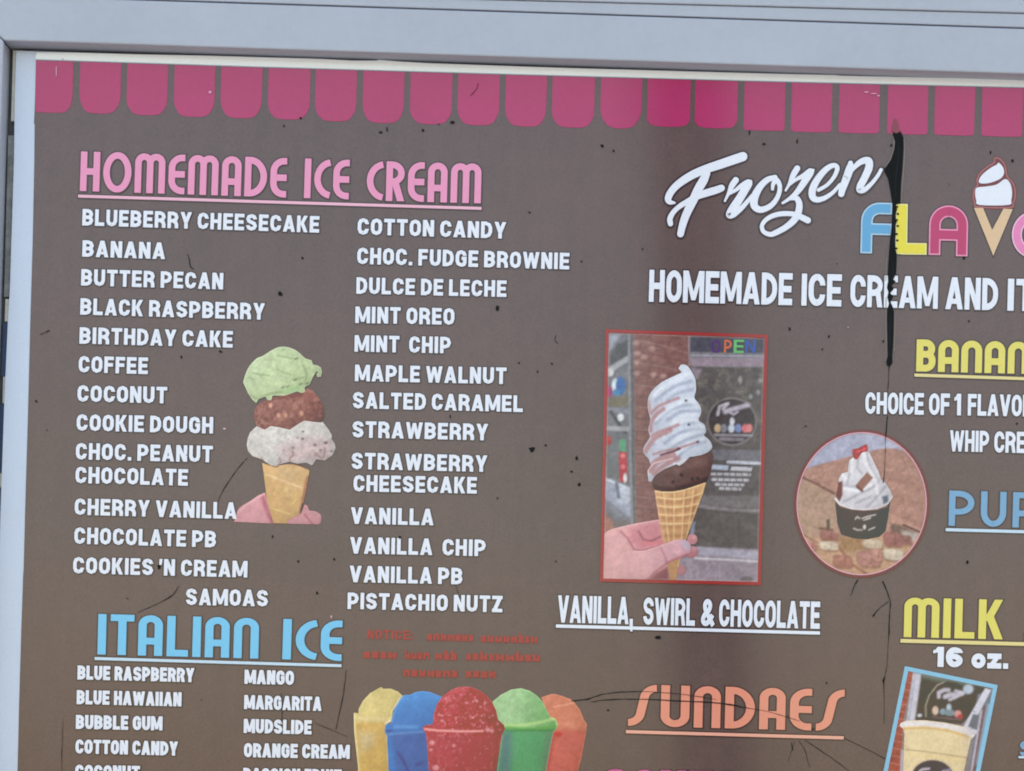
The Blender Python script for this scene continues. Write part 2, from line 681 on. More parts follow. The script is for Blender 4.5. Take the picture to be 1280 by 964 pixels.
def marks_glyph(ch, f):
    """small lettering too blurred to read: strokes of uneven height"""
    rr = random.Random(ord(ch) * 7 + int(f['seed'] * 13) % 97)
    f['seed'] += 1
    W = f['W'] * rr.uniform(.7, 1.3)
    t, H = f['t'], f['H']
    h = H * rr.choice([.7, .72, .78, 1.0])
    g = [('s', [(t / 2, 0), (t / 2, h)], False), ('s', [(W - t / 2, 0), (W - t / 2, H * .7)], False)]
    y = rr.uniform(.1, .6) * H
    g.append(('s', [(0, y), (W, y)], False))
    return W, g


FONT = {
    'list': dict(fn=block_glyph, H=1.12, t=.238, W=.73, gap=.13, space=.27, r=.25, n=2),
    'heavy': dict(fn=block_glyph, H=1.15, t=.275, W=.70, gap=.07, space=.30, r=.30, n=4, legR=True),
    'sans': dict(fn=block_glyph, H=1.25, t=.25, W=.80, gap=.085, space=.32, r=.36, n=6, legR=True),
    'wide': dict(fn=block_glyph, H=1.05, t=.29, W=.80, gap=.10, space=.45, r=.36, n=6, legR=True),
    'thin': dict(fn=block_glyph, H=1.0, t=.165, W=.66, gap=.17, space=.32, r=.33, n=6, legR=True),
    'deco': dict(fn=deco_glyph, H=1.0, t=.165, W=.50, gap=.085, space=.42),
    'banana': dict(fn=deco_glyph, H=1.0, t=.21, W=.64, gap=.08, space=.42),
    'marks': dict(fn=marks_glyph, H=1.0, t=.32, W=.72, gap=.16, space=.5, seed=3),
}


def layout(s, f):
    x, items = 0, []
    for ch in s:
        if ch == ' ':
            x += f['space']
            continue
        W, g = f['fn'](ch, f)
        items.append((x, g))
        x += W + f['gap']
    return items, x - f['gap']


LAY = 0.0005           # one printed layer on the next


def glyph_polys(g, t, o):
    res = []
    for it in g:
        if it[0] == 'p':
            res.append([grow(it[1], o)])
        else:
            res.append(ribbon(it[1], t + 2 * o, it[2], 0 if it[2] else o))
    return res


def draw_text(mb, s, font, x0, y0, x1, y1, cap, layer, o_px=0.0, mi=0, width=None):
    """baseline from (x0,y0) to (x1,y1) in photograph pixels"""
    f = FONT[font]
    items, tot = layout(s, f)
    L = math.hypot(x1 - x0, y1 - y0)
    ux, uy = (x1 - x0) / L, (y1 - y0) / L
    sx = L / tot
    sy = cap / f['H']
    vx, vy = uy, -ux            # up on the picture
    o = o_px / ((sx + sy) / 2)
    k = 0
    for gx, g in items:
        for st in glyph_polys(g, f['t'], o):
            yy = -(layer * LAY + (k % 5) * 0.00009)
            k += 1
            for qi, poly in enumerate(st):
                yy -= 2.3e-6
                mb.flat([(x0 + (gx + p[0]) * sx * ux + p[1] * sy * vx, y0 + (gx + p[0]) * sx * uy + p[1] * sy * vy) for p in poly], yy, mi)


BOARD = empty('menu_board', (P(640, 1400).x, 0.0, P(640, 1400).z))
BOARD['label'] = "large brown printed menu panel of frozen desserts with a pink scalloped top edge"
BOARD['category'] = "menu board"


def line_of(words, mat, name, halo=1.35, hmat='halo', layer=3, label=None):
    """words: list of (text, font, x0, y0, x1, y1, cap): one mesh, dark outline below the letters"""
    mb = MB()
    for wd in words:
        if halo:
            draw_text(mb, *wd, layer=layer - 1, o_px=halo, mi=1)
        draw_text(mb, *wd, layer=layer, o_px=0.0, mi=0)
    return mb.build(name, [MAT[mat], MAT[hmat]], BOARD, label)


def rule(x0, y0, x1, y1, th, mat, parent=BOARD):
    mb = MB()
    q = lambda a, dx: [(x0 - dx, y0 - a), (x1 + dx, y1 - a), (x1 + dx, y1 + a), (x0 - dx, y0 + a)]
    mb.flat(q(th / 2 + 1.6, 1.2), -2 * LAY, 1)
    mb.flat(q(th / 2, 0), -3 * LAY, 0)
    return mb.build('underline', [MAT[mat], MAT['halo']], parent)


# ------------------------------------------------------------------ the setting
def box(mb, x0, y0, z0, x1, y1, z1):
    v = lambda x, y, z: Vector((x, y, z))
    mb.prism([v(x0, y0, z0), v(x1, y0, z0), v(x1, y0, z1), v(x0, y0, z1)], [v(x0, y1, z0), v(x1, y1, z0), v(x1, y1, z1), v(x0, y1, z1)])


mb = MB()
mb.face([(-80, -120, 0), (80, -120, 0), (80, 40, 0), (-80, 40, 0)])
gr = mb.build('pavement', MAT['pave'])
gr['kind'] = 'structure'

mb = MB()
box(mb, -2.2, 0.06, 0.0, 3.2, 0.30, 3.15)
wl = mb.build('wall', MAT['wall'])
wl['label'] = "pale painted wall behind the framed menu panel"
wl['category'] = "wall"

# unseen timber post, added so its reflection makes the dark band in the vinyl
pt = MB()
d = 7.5
k = (DIST + d) / DIST
px = 0.15
tilt = -0.076
pr = 0.138
ring = lambda z, r: [Vector((px + tilt * (z - 3.2) + r * math.cos(a), -d + r * math.sin(a), z)) for a in [i * math.pi / 10 for i in range(20)]]
zs = [(-0.2, pr * 1.15), (1.2, pr * 1.08), (4, pr), (8.5, pr * .85)]
for (z0, r0), (z1, r1) in zip(zs, zs[1:]):
    a, b = ring(z0, r0), ring(z1, r1)
    for i in range(20):
        pt.face([a[i], a[(i + 1) % 20], b[(i + 1) % 20], b[i]])
pt.face(ring(*zs[-1]))
po = pt.build('reflection_pole', MAT['pole'])
po['label'] = "unseen dark leaning timber pole added opposite the menu for its reflected band"
po['category'] = "pole"

# ------------------------------------------------------------------ display frame
FR = empty('display_frame', (P(640, 1400).x, 0.03, P(640, 1400).z - 0.1))
FR['label'] = "pale grey painted metal case frame around the brown menu panel"
FR['category'] = "frame"
FY = -0.028          # front of the frame


def ln(x, a, b):
    return a[1] + (b[1] - a[1]) * (x - a[0]) / (b[0] - a[0])


LOW = ((5, 50.5), (1280, 92.5))      # lower front edge of the top rail
GA = ((320, 4.0), (1280, 35.0))      # lower groove
GB = ((660, 0.5), (1280, 16.5))      # upper groove
X1 = 1760


def rail(name, xa, xb, lo, hi, y0, y1, mat, parent, bevel=0.0):
    """bar between two picture lines lo, hi, from depth y0 (front) to y1 (back)"""
    mb = MB()
    f = [P(xa, lo(xa), y0), P(xb, lo(xb), y0), P(xb, hi(xb), y0), P(xa, hi(xa), y0)]
    bk = [Vector((p.x, y1, p.z)) for p in f]
    mb.prism(f, bk)
    o = mb.build(name, mat, parent)
    if bevel:
        bv = o.modifiers.new('edge', 'BEVEL')
        bv.width = bevel
        bv.segments = 3
        bv.limit_method = 'ANGLE'
    return o


lo0 = lambda x: ln(x, *LOW)
ga = lambda x: ln(x, *GA)
gb = lambda x: ln(x, *GB)


def weld(o):
    import bmesh
    b = bmesh.new()
    b.from_mesh(o.data)
    bmesh.ops.remove_doubles(b, verts=b.verts, dist=1e-6)
    bmesh.ops.recalc_face_normals(b, faces=b.faces)
    b.to_mesh(o.data)
    b.free()


# mitred top rail: its left end is cut at 45 degrees against the side rail
def mitre_rail():
    mb = MB()
    c0 = (5, lo0(5))
    f = [P(c0[0], c0[1], FY), P(X1, lo0(X1), FY), P(X1, ga(X1) + .8, FY), P(c0[0] - 62, ga(c0[0] - 62) + .8, FY)]
    bk = [Vector((p.x, 0.012, p.z)) for p in f]
    mb.prism(f, bk)
    o = mb.build('top_rail', MAT['frame'], FR)
    weld(o)
    bv = o.modifiers.new('edge', 'BEVEL')
    bv.width = 0.0022
    bv.segments = 3
    return o


TOP = mitre_rail()
o = rail('trim_strip', -60, X1, lambda x: ga(x) - .7, lambda x: gb(x) + .7, FY + .0015, 0.012, MAT['frame'], TOP, 0.0012); weld(o)
o = rail('fascia', -60, X1, lambda x: gb(x) - .7, lambda x: gb(x) - 120, FY - .0005, 0.012, MAT['frame'], TOP, 0.0015); weld(o)
o = rail('groove_liner', -60, X1, lambda x: ga(x) + 5, lambda x: gb(x) - 5, FY + .006, FY + .010, MAT['groove'], TOP); weld(o)


def side_rail(xo_top, xi_top, slope, ytop, ybot, mitre):
    mb = MB()
    xi = lambda y: xi_top + slope * (y - ytop)
    xo = lambda y: xo_top + slope * (y - ytop)
    f = [P(xo(ybot), ybot, FY), P(xi(ybot), ybot, FY), P(xi(ytop), ytop, FY), P(xo(ytop - mitre), ytop - mitre, FY)]
    bk = [Vector((p.x, 0.012, p.z)) for p in f]
    mb.prism(f, bk)
    o = mb.build('side_rail', MAT['frame'], FR)
    weld(o)
    bv = o.modifiers.new('edge', 'BEVEL')
    bv.width = 0.0022
    bv.segments = 3
    return o


side_rail(-58, 4.2, -0.0325, 51.2, 1400, 62)
side_rail(X1 + 60, X1 - 2, -0.0325, 110, 1400, 0)
mb = MB()
q = [(-110, 1400), (X1 + 20, 1440), (X1 + 20, 1490), (-110, 1460)]
f = [P(x, y, FY) for x, y in q][::-1]
mb.prism(f, [Vector((p.x, 0.012, p.z)) for p in f])
o = mb.build('bottom_rail', MAT['frame'], FR)
weld(o)
# back of the case, and the pads and tape seen in the gap beside the sheet
mb = MB()
f = [P(x, y) for x, y in [(-60, 1450), (X1 + 40, 1470), (X1 + 40, 60), (-60, 20)]]
f = [Vector((p.x, 0.013, p.z)) for p in f]
mb.prism(f, [Vector((p.x, 0.055, p.z)) for p in f])
o = mb.build('back_panel', MAT['back'], FR)
weld(o)


def pad(name, pts, y, mat):
    mb = MB()
    f = [P(x, yy) for x, yy in pts]
    f = [Vector((p.x, y, p.z)) for p in f]
    mb.prism(f, [Vector((p.x, 0.0125, p.z)) for p in f])
    o = mb.build(name, mat, FR)
    weld(o)
    return o


pad('cream_pad', [(13, 150), (26, 150), (28, 62), (15.5, 62)], 0.004, MAT['cream'])
pad('grey_tape', [(4, 370), (18, 370), (24, 168), (9, 168)], 0.005, MAT['tan'])
pad('cream_pad', [(5, 401), (16, 401), (17, 373), (6, 373)], 0.004, MAT['cream'])
pad('navy_tape', [(0, 469), (15, 469), (17, 402), (3, 402)], 0.006, MAT['navy'])
pad('cream_pad', [(2, 503), (13, 503), (14, 470), (3, 470)], 0.0045, MAT['cream'])
pad('navy_tape', [(-6, 590), (10, 590), (12, 504), (-1, 504)], 0.006, MAT['navy'])
pad('cream_pad', [(-2, 608), (9, 608), (10, 591), (-1, 591)], 0.0045, MAT['cream'])
pad('navy_tape', [(-8, 700), (8, 700), (9, 609), (-5, 609)], 0.006, MAT['navy'])

# ------------------------------------------------------------------ menu board: white sheet and brown print
BR, BB = 1740, 1392
top_edge = [(20.5, 63.5), (90, 65.5), (180, 68), (260, 69.5), (330, 71.5), (400, 73.5), (425, 74.8), (440, 75.6), (470, 75.6), (474, 74.6), (500, 76.8), (540, 79),
            (600, 81.2), (640, 82.6), (720, 85.2), (800, 87.4), (900, 90.2), (960, 91.8), (1020, 93.2), (1044, 93.6), (1050, 94.4), (1150, 96.6), (1280, 98.8), (BR, 111)]
left_edge = [(-16, BB), (-7, 900), (-2, 720), (2, 600), (5.5, 500), (10, 400), (12.5, 360), (15, 280), (17.6, 200), (18.5, 120)]
outline = top_edge + [(BR, BB)] + left_edge
mb = MB()
fr = [P(x, y, -0.0001) for x, y in outline][::-1]
mb.prism(fr, [Vector((p.x, 0.0028, p.z)) for p in fr])
sheet = mb.build('backing_sheet', MAT['sheet'], BOARD)

MAT['strip'] = ink_mat("white_edging", (246, 250, 255), 0.03)
mb = MB()
lo = [(x, float(np.interp(x, [45, 320, 640, 960, 1280, BR], [75, 84, 93.4, 102.2, 109.8, 121])) - 1.0) for x in (44, 120, 250, 320, 480, 640, 800, 960, 1044, 1100, 1280, BR)]
hi = [p for p in top_edge if p[0] >= 80][::-1] + [(46, 65.4)]
mb.flat([(x, y + .6) for x, y in hi] + lo, -1.3 * LAY)
mb.build('white_edging', MAT['strip'], BOARD)

brown = [(45, 75), (320, 84), (640, 93.4), (960, 102.2), (1280, 109.8), (BR, 121), (BR, BB - 12),
         (9, BB - 12), (22, 964), (24, 880), (26.6, 790), (29, 720), (29.6, 712), (32, 620), (35, 520), (38, 400), (41, 300), (43, 200), (43.4, 156), (42.6, 154), (44, 120)]
mb = MB()
mb.flat(brown, -LAY)
panel = mb.build('printed_panel', MAT['brown'], BOARD)

# scalloped valance
def topline(x):
    return float(np.interp(x, [45, 320, 640, 960, 1280, BR], [75, 84, 93.4, 102.2, 109.8, 121]))


edges = [(45.3, 92), (100.5, 152), (159.5, 210.5), (218.5, 269.5), (277, 328.5), (336, 388.5), (395, 446.5), (454.5, 506), (513.5, 566), (573, 625), (632.5, 684),
         (691, 744), (751.5, 803), (810, 863.5), (869.5, 922.5), (931, 982), (990, 1040.5), (1049.5, 1100), (1110, 1160.5), (1169, 1219), (1228, 1279)]
x = 1287
while x < BR - 52:
    edges.append((x, x + 51.5))
    x += 59
for i, (a, b) in enumerate(edges):
    bot = float(np.interp((a + b) / 2, [68, 126, 244, 362, 480, 600, 720, 778, 836, 896, 1015, 1190, 1300, BR], [142.3, 143.6, 147.8, 151, 155.5, 158.3, 161.3, 163.8, 159.8, 161.8, 165.8, 169.8, 172.5, 183]))
    if a < 800:
        r = 20 + 1.5 * math.sin(i * 2.1)
    elif a < 930:
        r = 9
    else:
        r = 3.5
    sag = 0.024 * (b - a)
    ld = -0.024 * (bot - topline(a))
    sagy = 4.0 if a < 800 else (3.0 if a < 930 else .6)
    if 740 < a < 800:
        sagy = 9
    if i == 0:
        pts = [(a, topline(a) + .8), (b, topline(b) + .8), (b + ld, bot - 3 + sag / 2, r), ((a + b) / 2, bot + sag * .0, r), (a - 1, bot - 2)]
    else:
        pts = [(a, topline(a) + .8), (b, topline(b) + .8), (b + ld, bot - sagy + sag / 2, r), ((a + b) / 2 + ld, bot, 14), (a + ld, bot - sagy - sag / 2, r)]
    mb = MB()
    mb.flat(rpath(pts, True, 6), -2 * LAY)
    mb.build('scallop', MAT['scallop'], BOARD)
    pass

# ------------------------------------------------------------------ menu lettering
SL = 0.0262
left = [("BLUEBERRY CHEESECAKE", 103, 399, 282.2, .031), ("BANANA", 103, 206.5, 321.3, .03), ("BUTTER PECAN", 101.5, 279, 357.3, .028), ("BLACK RASPBERRY", 100.5, 331, 393.7, .028),
        ("BIRTHDAY CAKE", 99.5, 291, 430, .026), ("COFFEE", 98.5, 185, 465.8, .026), ("COCONUT", 97, 209, 502.3, .022), ("COOKIE DOUGH", 96, 266.5, 538.6, .022),
        ("CHOC. PEANUT", 95, 266, 574.6, .022), ("CHOCOLATE", 94.5, 235, 604.2, .024), ("CHERRY VANILLA", 93.5, 296, 643.8, .026), ("CHOCOLATE PB", 93, 270, 680, .026),
        ("COOKIES 'N CREAM", 91.5, 309, 717, .024), ("SAMOAS", 232.5, 335, 756.4, .02)]
right = [("COTTON CANDY", 447, 632.5, 293.6, .028), ("CHOC. FUDGE BROWNIE", 446.5, 711.5, 330.4, .026), ("DULCE DE LECHE", 445.5, 633, 367.6, .022), ("MINT OREO", 444.5, 568, 404.2, .018),
         ("MINT  CHIP", 443.5, 563.5, 440, .018), ("MAPLE WALNUT", 444, 633, 476.8, .02), ("SALTED CARAMEL", 441, 653.5, 510.8, .022), ("STRAWBERRY", 440.5, 610, 547.2, .022),
         ("STRAWBERRY", 439.5, 609, 586.6, .022), ("CHEESECAKE", 442, 596, 614.6, .018), ("VANILLA", 438.5, 542, 655, .02), ("VANILLA  CHIP", 437.5, 607, 692.2, .02),
         ("VANILLA PB", 437, 578, 728, .02), ("PISTACHIO NUTZ", 434.5, 628, 761.5, .022)]
for s, xa, xb, yb, sl in left + right:
    line_of([(s, 'list', xa, yb, xb, yb + sl * (xb - xa), 20.6)], 'white', 'menu_line')
ital = [("BLUE RASPBERRY", 97, 243, 849.6, .024), ("BLUE HAWAIIAN", 96, 227, 880.4, .022), ("BUBBLE GUM", 95, 203, 911.4, .018), ("COTTON CANDY", 94.5, 222.5, 942, .022), ("COCONUT", 94, 175, 973.5, .022),
        ("MANGO", 306, 367.5, 855, .024), ("MARGARITA", 305.5, 402, 886.6, .024), ("MUDSLIDE", 305, 389.5, 916.4, .022), ("ORANGE CREAM", 305, 437, 946.6, .018), ("PASSION FRUIT", 304, 427, 977.5, .018)]
for s, xa, xb, yb, sl in ital:
    line_of([(s, 'heavy', xa, yb, xb, yb + sl * (xb - xa), 17.6)], 'white', 'menu_line')

line_of([("HOMEMADE", 'deco', 100, 239.2, 357.8, 247.6, 49.5), ("ICE", 'deco', 380, 248, 436, 249.8, 49.5), ("CREAM", 'deco', 458, 251, 601, 254.8, 49.5)], 'pink', 'heading', 1.6)
rule(98, 245.6, 602, 261, 3.6, 'pinkline')
line_of([("ITALIAN", 'deco', 122, 818.2, 323, 823.6, 50.5), ("ICE", 'deco', 353, 824.4, 427, 826.6, 50.5)], 'blue', 'heading', 1.6)
rule(118.5, 823.4, 427, 832.4, 3.6, 'blueline')
line_of([("SUNDAES", 'deco', 785, 907.6, 1054.5, 914.4, 52)], 'salmon', 'heading', 1.6)
rule(782.5, 914.8, 1054.5, 922.6, 4.0, 'salmonline')
line_of([("MILK", 'deco', 1129.5, 796.6, 1253, 799.6, 49.5)], 'yellow', 'heading', 1.6)
line_of([("SHAKES", 'deco', 1281, 800.6, 1460, 805, 49.5)], 'yellow', 'heading', 1.6)
rule(1125.5, 801.2, 1465, 810.4, 4.6, 'yellowline')
line_of([("BANANA", 'banana', 1145, 464.6, 1314, 468.6, 40)], 'yellow', 'heading', 1.6)
rule(1143, 469.2, 1320, 475, 3.8, 'yellowline')
line_of([("PUP", 'thin', 1185.5, 657.4, 1297, 660.4, 44)], 'dullblue', 'heading', 1.6)
rule(1182, 662.4, 1302, 665.6, 3.8, 'blueline')
SN = lambda s, a, b, y, cap, sl: (s, 'sans', a, y, b, y + sl * (b - a), cap)
yb = lambda x: 377.6 + (x - 811) * .0248
line_of([SN("HOMEMADE", 811, 990, yb(811), 40, .0248), SN("ICE", 1001.5, 1051.5, yb(1001), 40, .0248), SN("CREAM", 1062.5, 1171.5, yb(1062), 40, .0248), SN("AND", 1181.5, 1247, yb(1181), 40, .0248),
         SN("ITALIAN ICE", 1259, 1490, yb(1259), 40, .0248)], 'white', 'menu_line', 1.6)
yb = lambda x: 517.6 + (x - 1081) * .017
line_of([SN("CHOICE", 1081.5, 1154.5, yb(1081), 27, .017), SN("OF", 1161, 1187, yb(1161), 27, .017), SN("1", 1192.5, 1201, yb(1192), 27, .017), SN("FLAVOR", 1209.5, 1291, yb(1209), 27, .017)], 'white', 'menu_line')
line_of([SN("WHIP", 1187, 1236, 564.6, 26.5, .02), SN("CREAM", 1242.5, 1315, 566, 26.5, .02)], 'white', 'menu_line')
yb = lambda x: 778.4 + (x - 697) * .0246
line_of([SN("VANILLA,", 697, 791, yb(697), 34, .0246), SN("SWIRL", 804, 868.5, yb(804), 34, .0246), SN("&", 876, 891.5, yb(876), 34, .0246), SN("CHOCOLATE", 898.5, 1024.5, yb(898), 34, .0246)], 'white', 'menu_line', 1.6)
rule(695, 782.8, 1025, 791.6, 4.0, 'white')
line_of([("16", 'wide', 1166, 833.6, 1203, 834.6, 25), ("oz.", 'wide', 1214, 835.4, 1260, 836.4, 25)], 'white', 'menu_line')
MAT['pinkword'] = ink_mat("magenta_word_ink", (196, 110, 160), 0.05)
line_of([("CONES", 'wide', 753, 989, 926, 993, 28)], 'pinkword', 'menu_line')
line_of([("S", 'wide', 1274.5, 947, 1300, 947.6, 22)], 'dullblue', 'menu_line')
rule(1273, 946.6, 1330, 948.4, 2.6, 'blueline')
rw = [("NOTICE:", 459, 516, 799.0), ("various", 534, 592, 801), ("flavours", 601, 672, 803), ("abcd", 454, 496, 823), ("efgh", 506, 537, 824.2), ("jkl", 544, 571, 825), ("mnopqrstu", 583, 675, 825.6), ("vwxyzab", 504, 572, 846), ("cdef", 582, 620, 847)]
mb = MB()
for s, xa, xb, yy in rw:
    draw_text(mb, s, 'list' if s == "NOTICE:" else 'marks', xa, yy, xb, yy + .02 * (xb - xa), 11.6, 3)
mb.build('faded_notice', MAT['red'], BOARD, "small faded red lettering too blurred to read")

# script word of the logo
def script(strokes, name, mat):
    mb = MB()
    for lay, grow_, mi in ((2, 2.4, 1), (3, 0, 0)):
        for k, st in enumerate(strokes):
            sm = smooth(st, False, 6)
            pts = [(p[0], p[1]) for p in sm]
            ws = [p[2] + 2 * grow_ for p in sm]
            y = -(lay * LAY + k * .000023)
            for qi, qd in enumerate(ribbon(pts, ws)):
                y -= 2.3e-6
                mb.flat(qd, y, mi)
            for e in (0, -1):
                mb.flat(ellipse(pts[e][0], pts[e][1], ws[e] / 2, ws[e] / 2, n=14), y - (.000007 if e else .000013), mi)
    return mb.build(name, [MAT[mat], MAT['halo']], BOARD)


def z1(pts):
    return [(820 + u / 8, 180 + v / 8, ww / 8) for u, v, ww in pts]


def z2(pts):
    return [(970 + u / 8, 180 + v / 8, ww / 8) for u, v, ww in pts]


fro = [
    z1([(868, 130, 92), (780, 160, 92), (640, 208, 90), (500, 255, 86), (380, 305, 82), (270, 370, 78), (190, 435, 72), (140, 500, 70), (122, 555, 66), (140, 585, 50), (185, 592, 24)]),
    z1([(508, 300, 70), (470, 375, 88), (420, 460, 86), (375, 560, 86), (330, 650, 82), (290, 740, 78), (262, 830, 72), (245, 905, 66)]),
    z1([(655, 445, 68), (600, 465, 74), (500, 495, 74), (420, 522, 70), (330, 572, 58), (240, 625, 50), (175, 685, 50), (140, 750, 54), (145, 802, 52)]),
    z1([(688, 575, 20), (725, 500, 34), (760, 420, 58), (798, 365, 62)]),
    z1([(730, 500, 34), (790, 470, 34), (860, 420, 50), (925, 395, 74), (890, 460, 80), (830, 560, 82), (770, 650, 84), (738, 710, 74), (780, 705, 60), (860, 640, 48), (930, 560, 40), (960, 520, 34)]),
    z1([(1165, 455, 30), (1172, 405, 40), (1205, 365, 52), (1238, 430, 44), (1218, 530, 46), (1150, 620, 54), (1050, 662, 62), (985, 625, 72), (985, 540, 78), (1035, 440, 68), (1110, 365, 58), (1190, 338, 50)]),
    z2([(96, 470, 20), (135, 400, 34), (172, 315, 56), (212, 248, 60)]),
    z2([(130, 410, 34), (200, 360, 34), (270, 325, 48), (345, 282, 68), (285, 380, 68), (215, 480, 56), (150, 540, 40), (66, 595, 24)]),
    z2([(140, 548, 40), (200, 545, 54), (232, 600, 62), (222, 690, 68), (180, 765, 68), (100, 835, 60), (0, 890, 55), (-60, 908, 48), (-125, 880, 42), (-140, 820, 40), (-100, 762, 44), (-30, 722, 48), (60, 702, 50), (170, 705, 50), (250, 735, 58), (318, 768, 62)]),
    z2([(425, 465, 36), (515, 410, 36), (585, 325, 40), (612, 245, 46), (575, 218, 48), (500, 258, 58), (420, 350, 66), (368, 450, 72), (365, 530, 68), (412, 562, 56), (490, 542, 46), (570, 488, 38), (640, 410, 32)]),
    z2([(745, 195, 48), (738, 250, 78), (695, 370, 76), (665, 450, 70), (652, 505, 60)]),
    z2([(690, 350, 38), (770, 250, 44), (850, 182, 58), (922, 172, 72), (930, 235, 76), (892, 330, 72), (845, 420, 70), (838, 465, 62), (885, 462, 50), (955, 400, 40), (1015, 325, 36), (1050, 262, 34)]),
]
script(fro, 'logo_script', 'white')


# block letters of the logo with a pale rim
MAT['rimblue'] = ink_mat("rim_blue", (178, 212, 236), .03)
MAT['logoblue'] = ink_mat("logo_blue", (112, 172, 216), .03)
MAT['rimyellow'] = ink_mat("rim_yellow", (236, 232, 156), .03)
MAT['logoyellow'] = ink_mat("logo_yellow", (226, 218, 90), .03)
MAT['rimpink'] = ink_mat("rim_pink", (238, 158, 194), .03)
MAT['logopink'] = ink_mat("logo_pink", (188, 66, 122), .03)
MAT['logolilac'] = ink_mat("logo_lilac_pink", (224, 142, 190), .03)
MAT['rimlilac'] = ink_mat("rim_lilac", (240, 196, 220), .03)
MAT['wafer'] = ink_mat("wafer_ink", (216, 192, 160), .04)
MAT['cocoa'] = ink_mat("cocoa_line", (128, 84, 80), .04)


def logo_letter(strokes, t, rim, main):
    mb = MB()
    for lay, o, mi in ((1.6, 1.6, 2), (2.4, 0, 1), (3.2, -1.9, 0)):
        for k, (pts, closed) in enumerate(strokes):
            for qd in ribbon(pts, t + 2 * o, closed, 0 if closed else o):
                mb.flat(qd, -(lay * LAY + k * .00004), mi)
    mb.build('logo_letter', [MAT[main], MAT[rim], MAT['halo']], BOARD)


def lp(pts, closed=False, n=8):
    return (rpath(pts, closed, n), closed)


logo_letter([lp([(1115, 261.3), (1084, 260.5, 16), (1082.6, 317)]), lp([(1084, 286.5), (1114.5, 287.3)])], 14.5, 'rimblue', 'logoblue')
logo_letter([lp([(1127.5, 255.2), (1126.5, 318)]), lp([(1126, 311.2), (1158.2, 311.6)])], 14.5, 'rimyellow', 'logoyellow')
logo_letter([lp([(1168, 319), (1169, 264, 17), (1203.2, 265, 17), (1202, 320.6)]), lp([(1169, 293.6), (1202.5, 294.4)])], 14.5, 'rimpink', 'logopink')
logo_letter([(ellipse(1290, 294, 19, 22.5, n=40), True)], 12.5, 'rimlilac', 'logolilac')
Z3 = lambda pts: [(1060 + u / 5.818, 180 + v / 5.818) for u, v in pts]
mb = MB()
outer = smooth(Z3([(1060, 108), (1085, 100), (1118, 118), (1146, 160), (1160, 235), (1195, 275), (1217, 325), (1219, 385), (1205, 435), (1178, 468), (945, 464), (916, 432), (906, 380), (916, 330), (938, 298), (934, 260), (958, 212), (1010, 166), (1058, 135)]), True, 5)
mb.flat(grow(outer, 1.3), -1.6 * LAY, 0)
mb.flat(outer, -2.2 * LAY, 1)
mb.flat(grow(outer, -1.5), -2.8 * LAY, 0)
mb.flat(smooth(Z3([(1096, 140), (1126, 172), (1134, 212), (1118, 246), (1078, 270), (1018, 288), (960, 288), (952, 264), (978, 224), (1032, 180), (1078, 155)]), True, 4), -3.4 * LAY, 2)
mb.flat(smooth(Z3([(936, 322), (1000, 313), (1080, 298), (1142, 258), (1178, 290), (1192, 350), (1186, 410), (1166, 446), (955, 446), (932, 412), (924, 362)]), True, 4), -3.4 * LAY, 2)
MAT['rimcocoa'] = ink_mat("rim_cocoa", (176, 128, 126), .04)
sw = mb.build('logo_swirl', [MAT['cocoa'], MAT['rimcocoa'], MAT['white']], BOARD)
mb = MB()
V = Z3([(915, 466), (982, 468), (1048, 628), (1130, 472), (1197, 477), (1056, 815)])
mb.flat(grow(V, 1.6), -1.4 * LAY, 1)
mb.flat(V, -2.6 * LAY, 0)
mb.build('logo_wafer', [MAT['wafer'], MAT['halo']], BOARD)


# ------------------------------------------------------------------ printed pictures
def noise2(X, Y, s, seed=0):
    rs = np.random.RandomState(seed)
    G = rs.rand(128, 128)
    x, y = X / s, Y / s
    xi, yi = np.floor(x).astype(int), np.floor(y).astype(int)
    fx, fy = x - xi, y - yi
    fx = fx * fx * (3 - 2 * fx)
    fy = fy * fy * (3 - 2 * fy)
    g = lambda a, b: G[a % 128, b % 128]
    return (g(xi, yi) * (1 - fx) * (1 - fy) + g(xi + 1, yi) * fx * (1 - fy) + g(xi, yi + 1) * (1 - fx) * fy + g(xi + 1, yi + 1) * fx * fy)


def fbm(X, Y, s, seed=0):
    return (noise2(X, Y, s, seed) * .5 + noise2(X, Y, s / 2.1, seed + 1) * .3 + noise2(X, Y, s / 4.3, seed + 2) * .2) - .5


def segdist(X, Y, pts, closed=False):
    d = np.full(X.shape, 1e9)
    n = len(pts)
    for i in range(n if closed else n - 1):
        ax, ay = pts[i][:2]
        bx, by = pts[(i + 1) % n][:2]
        dx, dy = bx - ax, by - ay
        l = dx * dx + dy * dy or 1e-9
        t = np.clip(((X - ax) * dx + (Y - ay) * dy) / l, 0, 1)
        d = np.minimum(d, np.hypot(X - ax - t * dx, Y - ay - t * dy))
    return d


def inside(X, Y, poly):
    r = np.zeros(X.shape, bool)
    n = len(poly)
    for i in range(n):
        x0, y0 = poly[i][:2]
        x1, y1 = poly[(i + 1) % n][:2]
        if y0 == y1:
            continue
        c = ((y0 > Y) != (y1 > Y)) & (X < (x1 - x0) * (Y - y0) / (y1 - y0) + x0)
        r ^= c
    return r


SHEEN = [None]


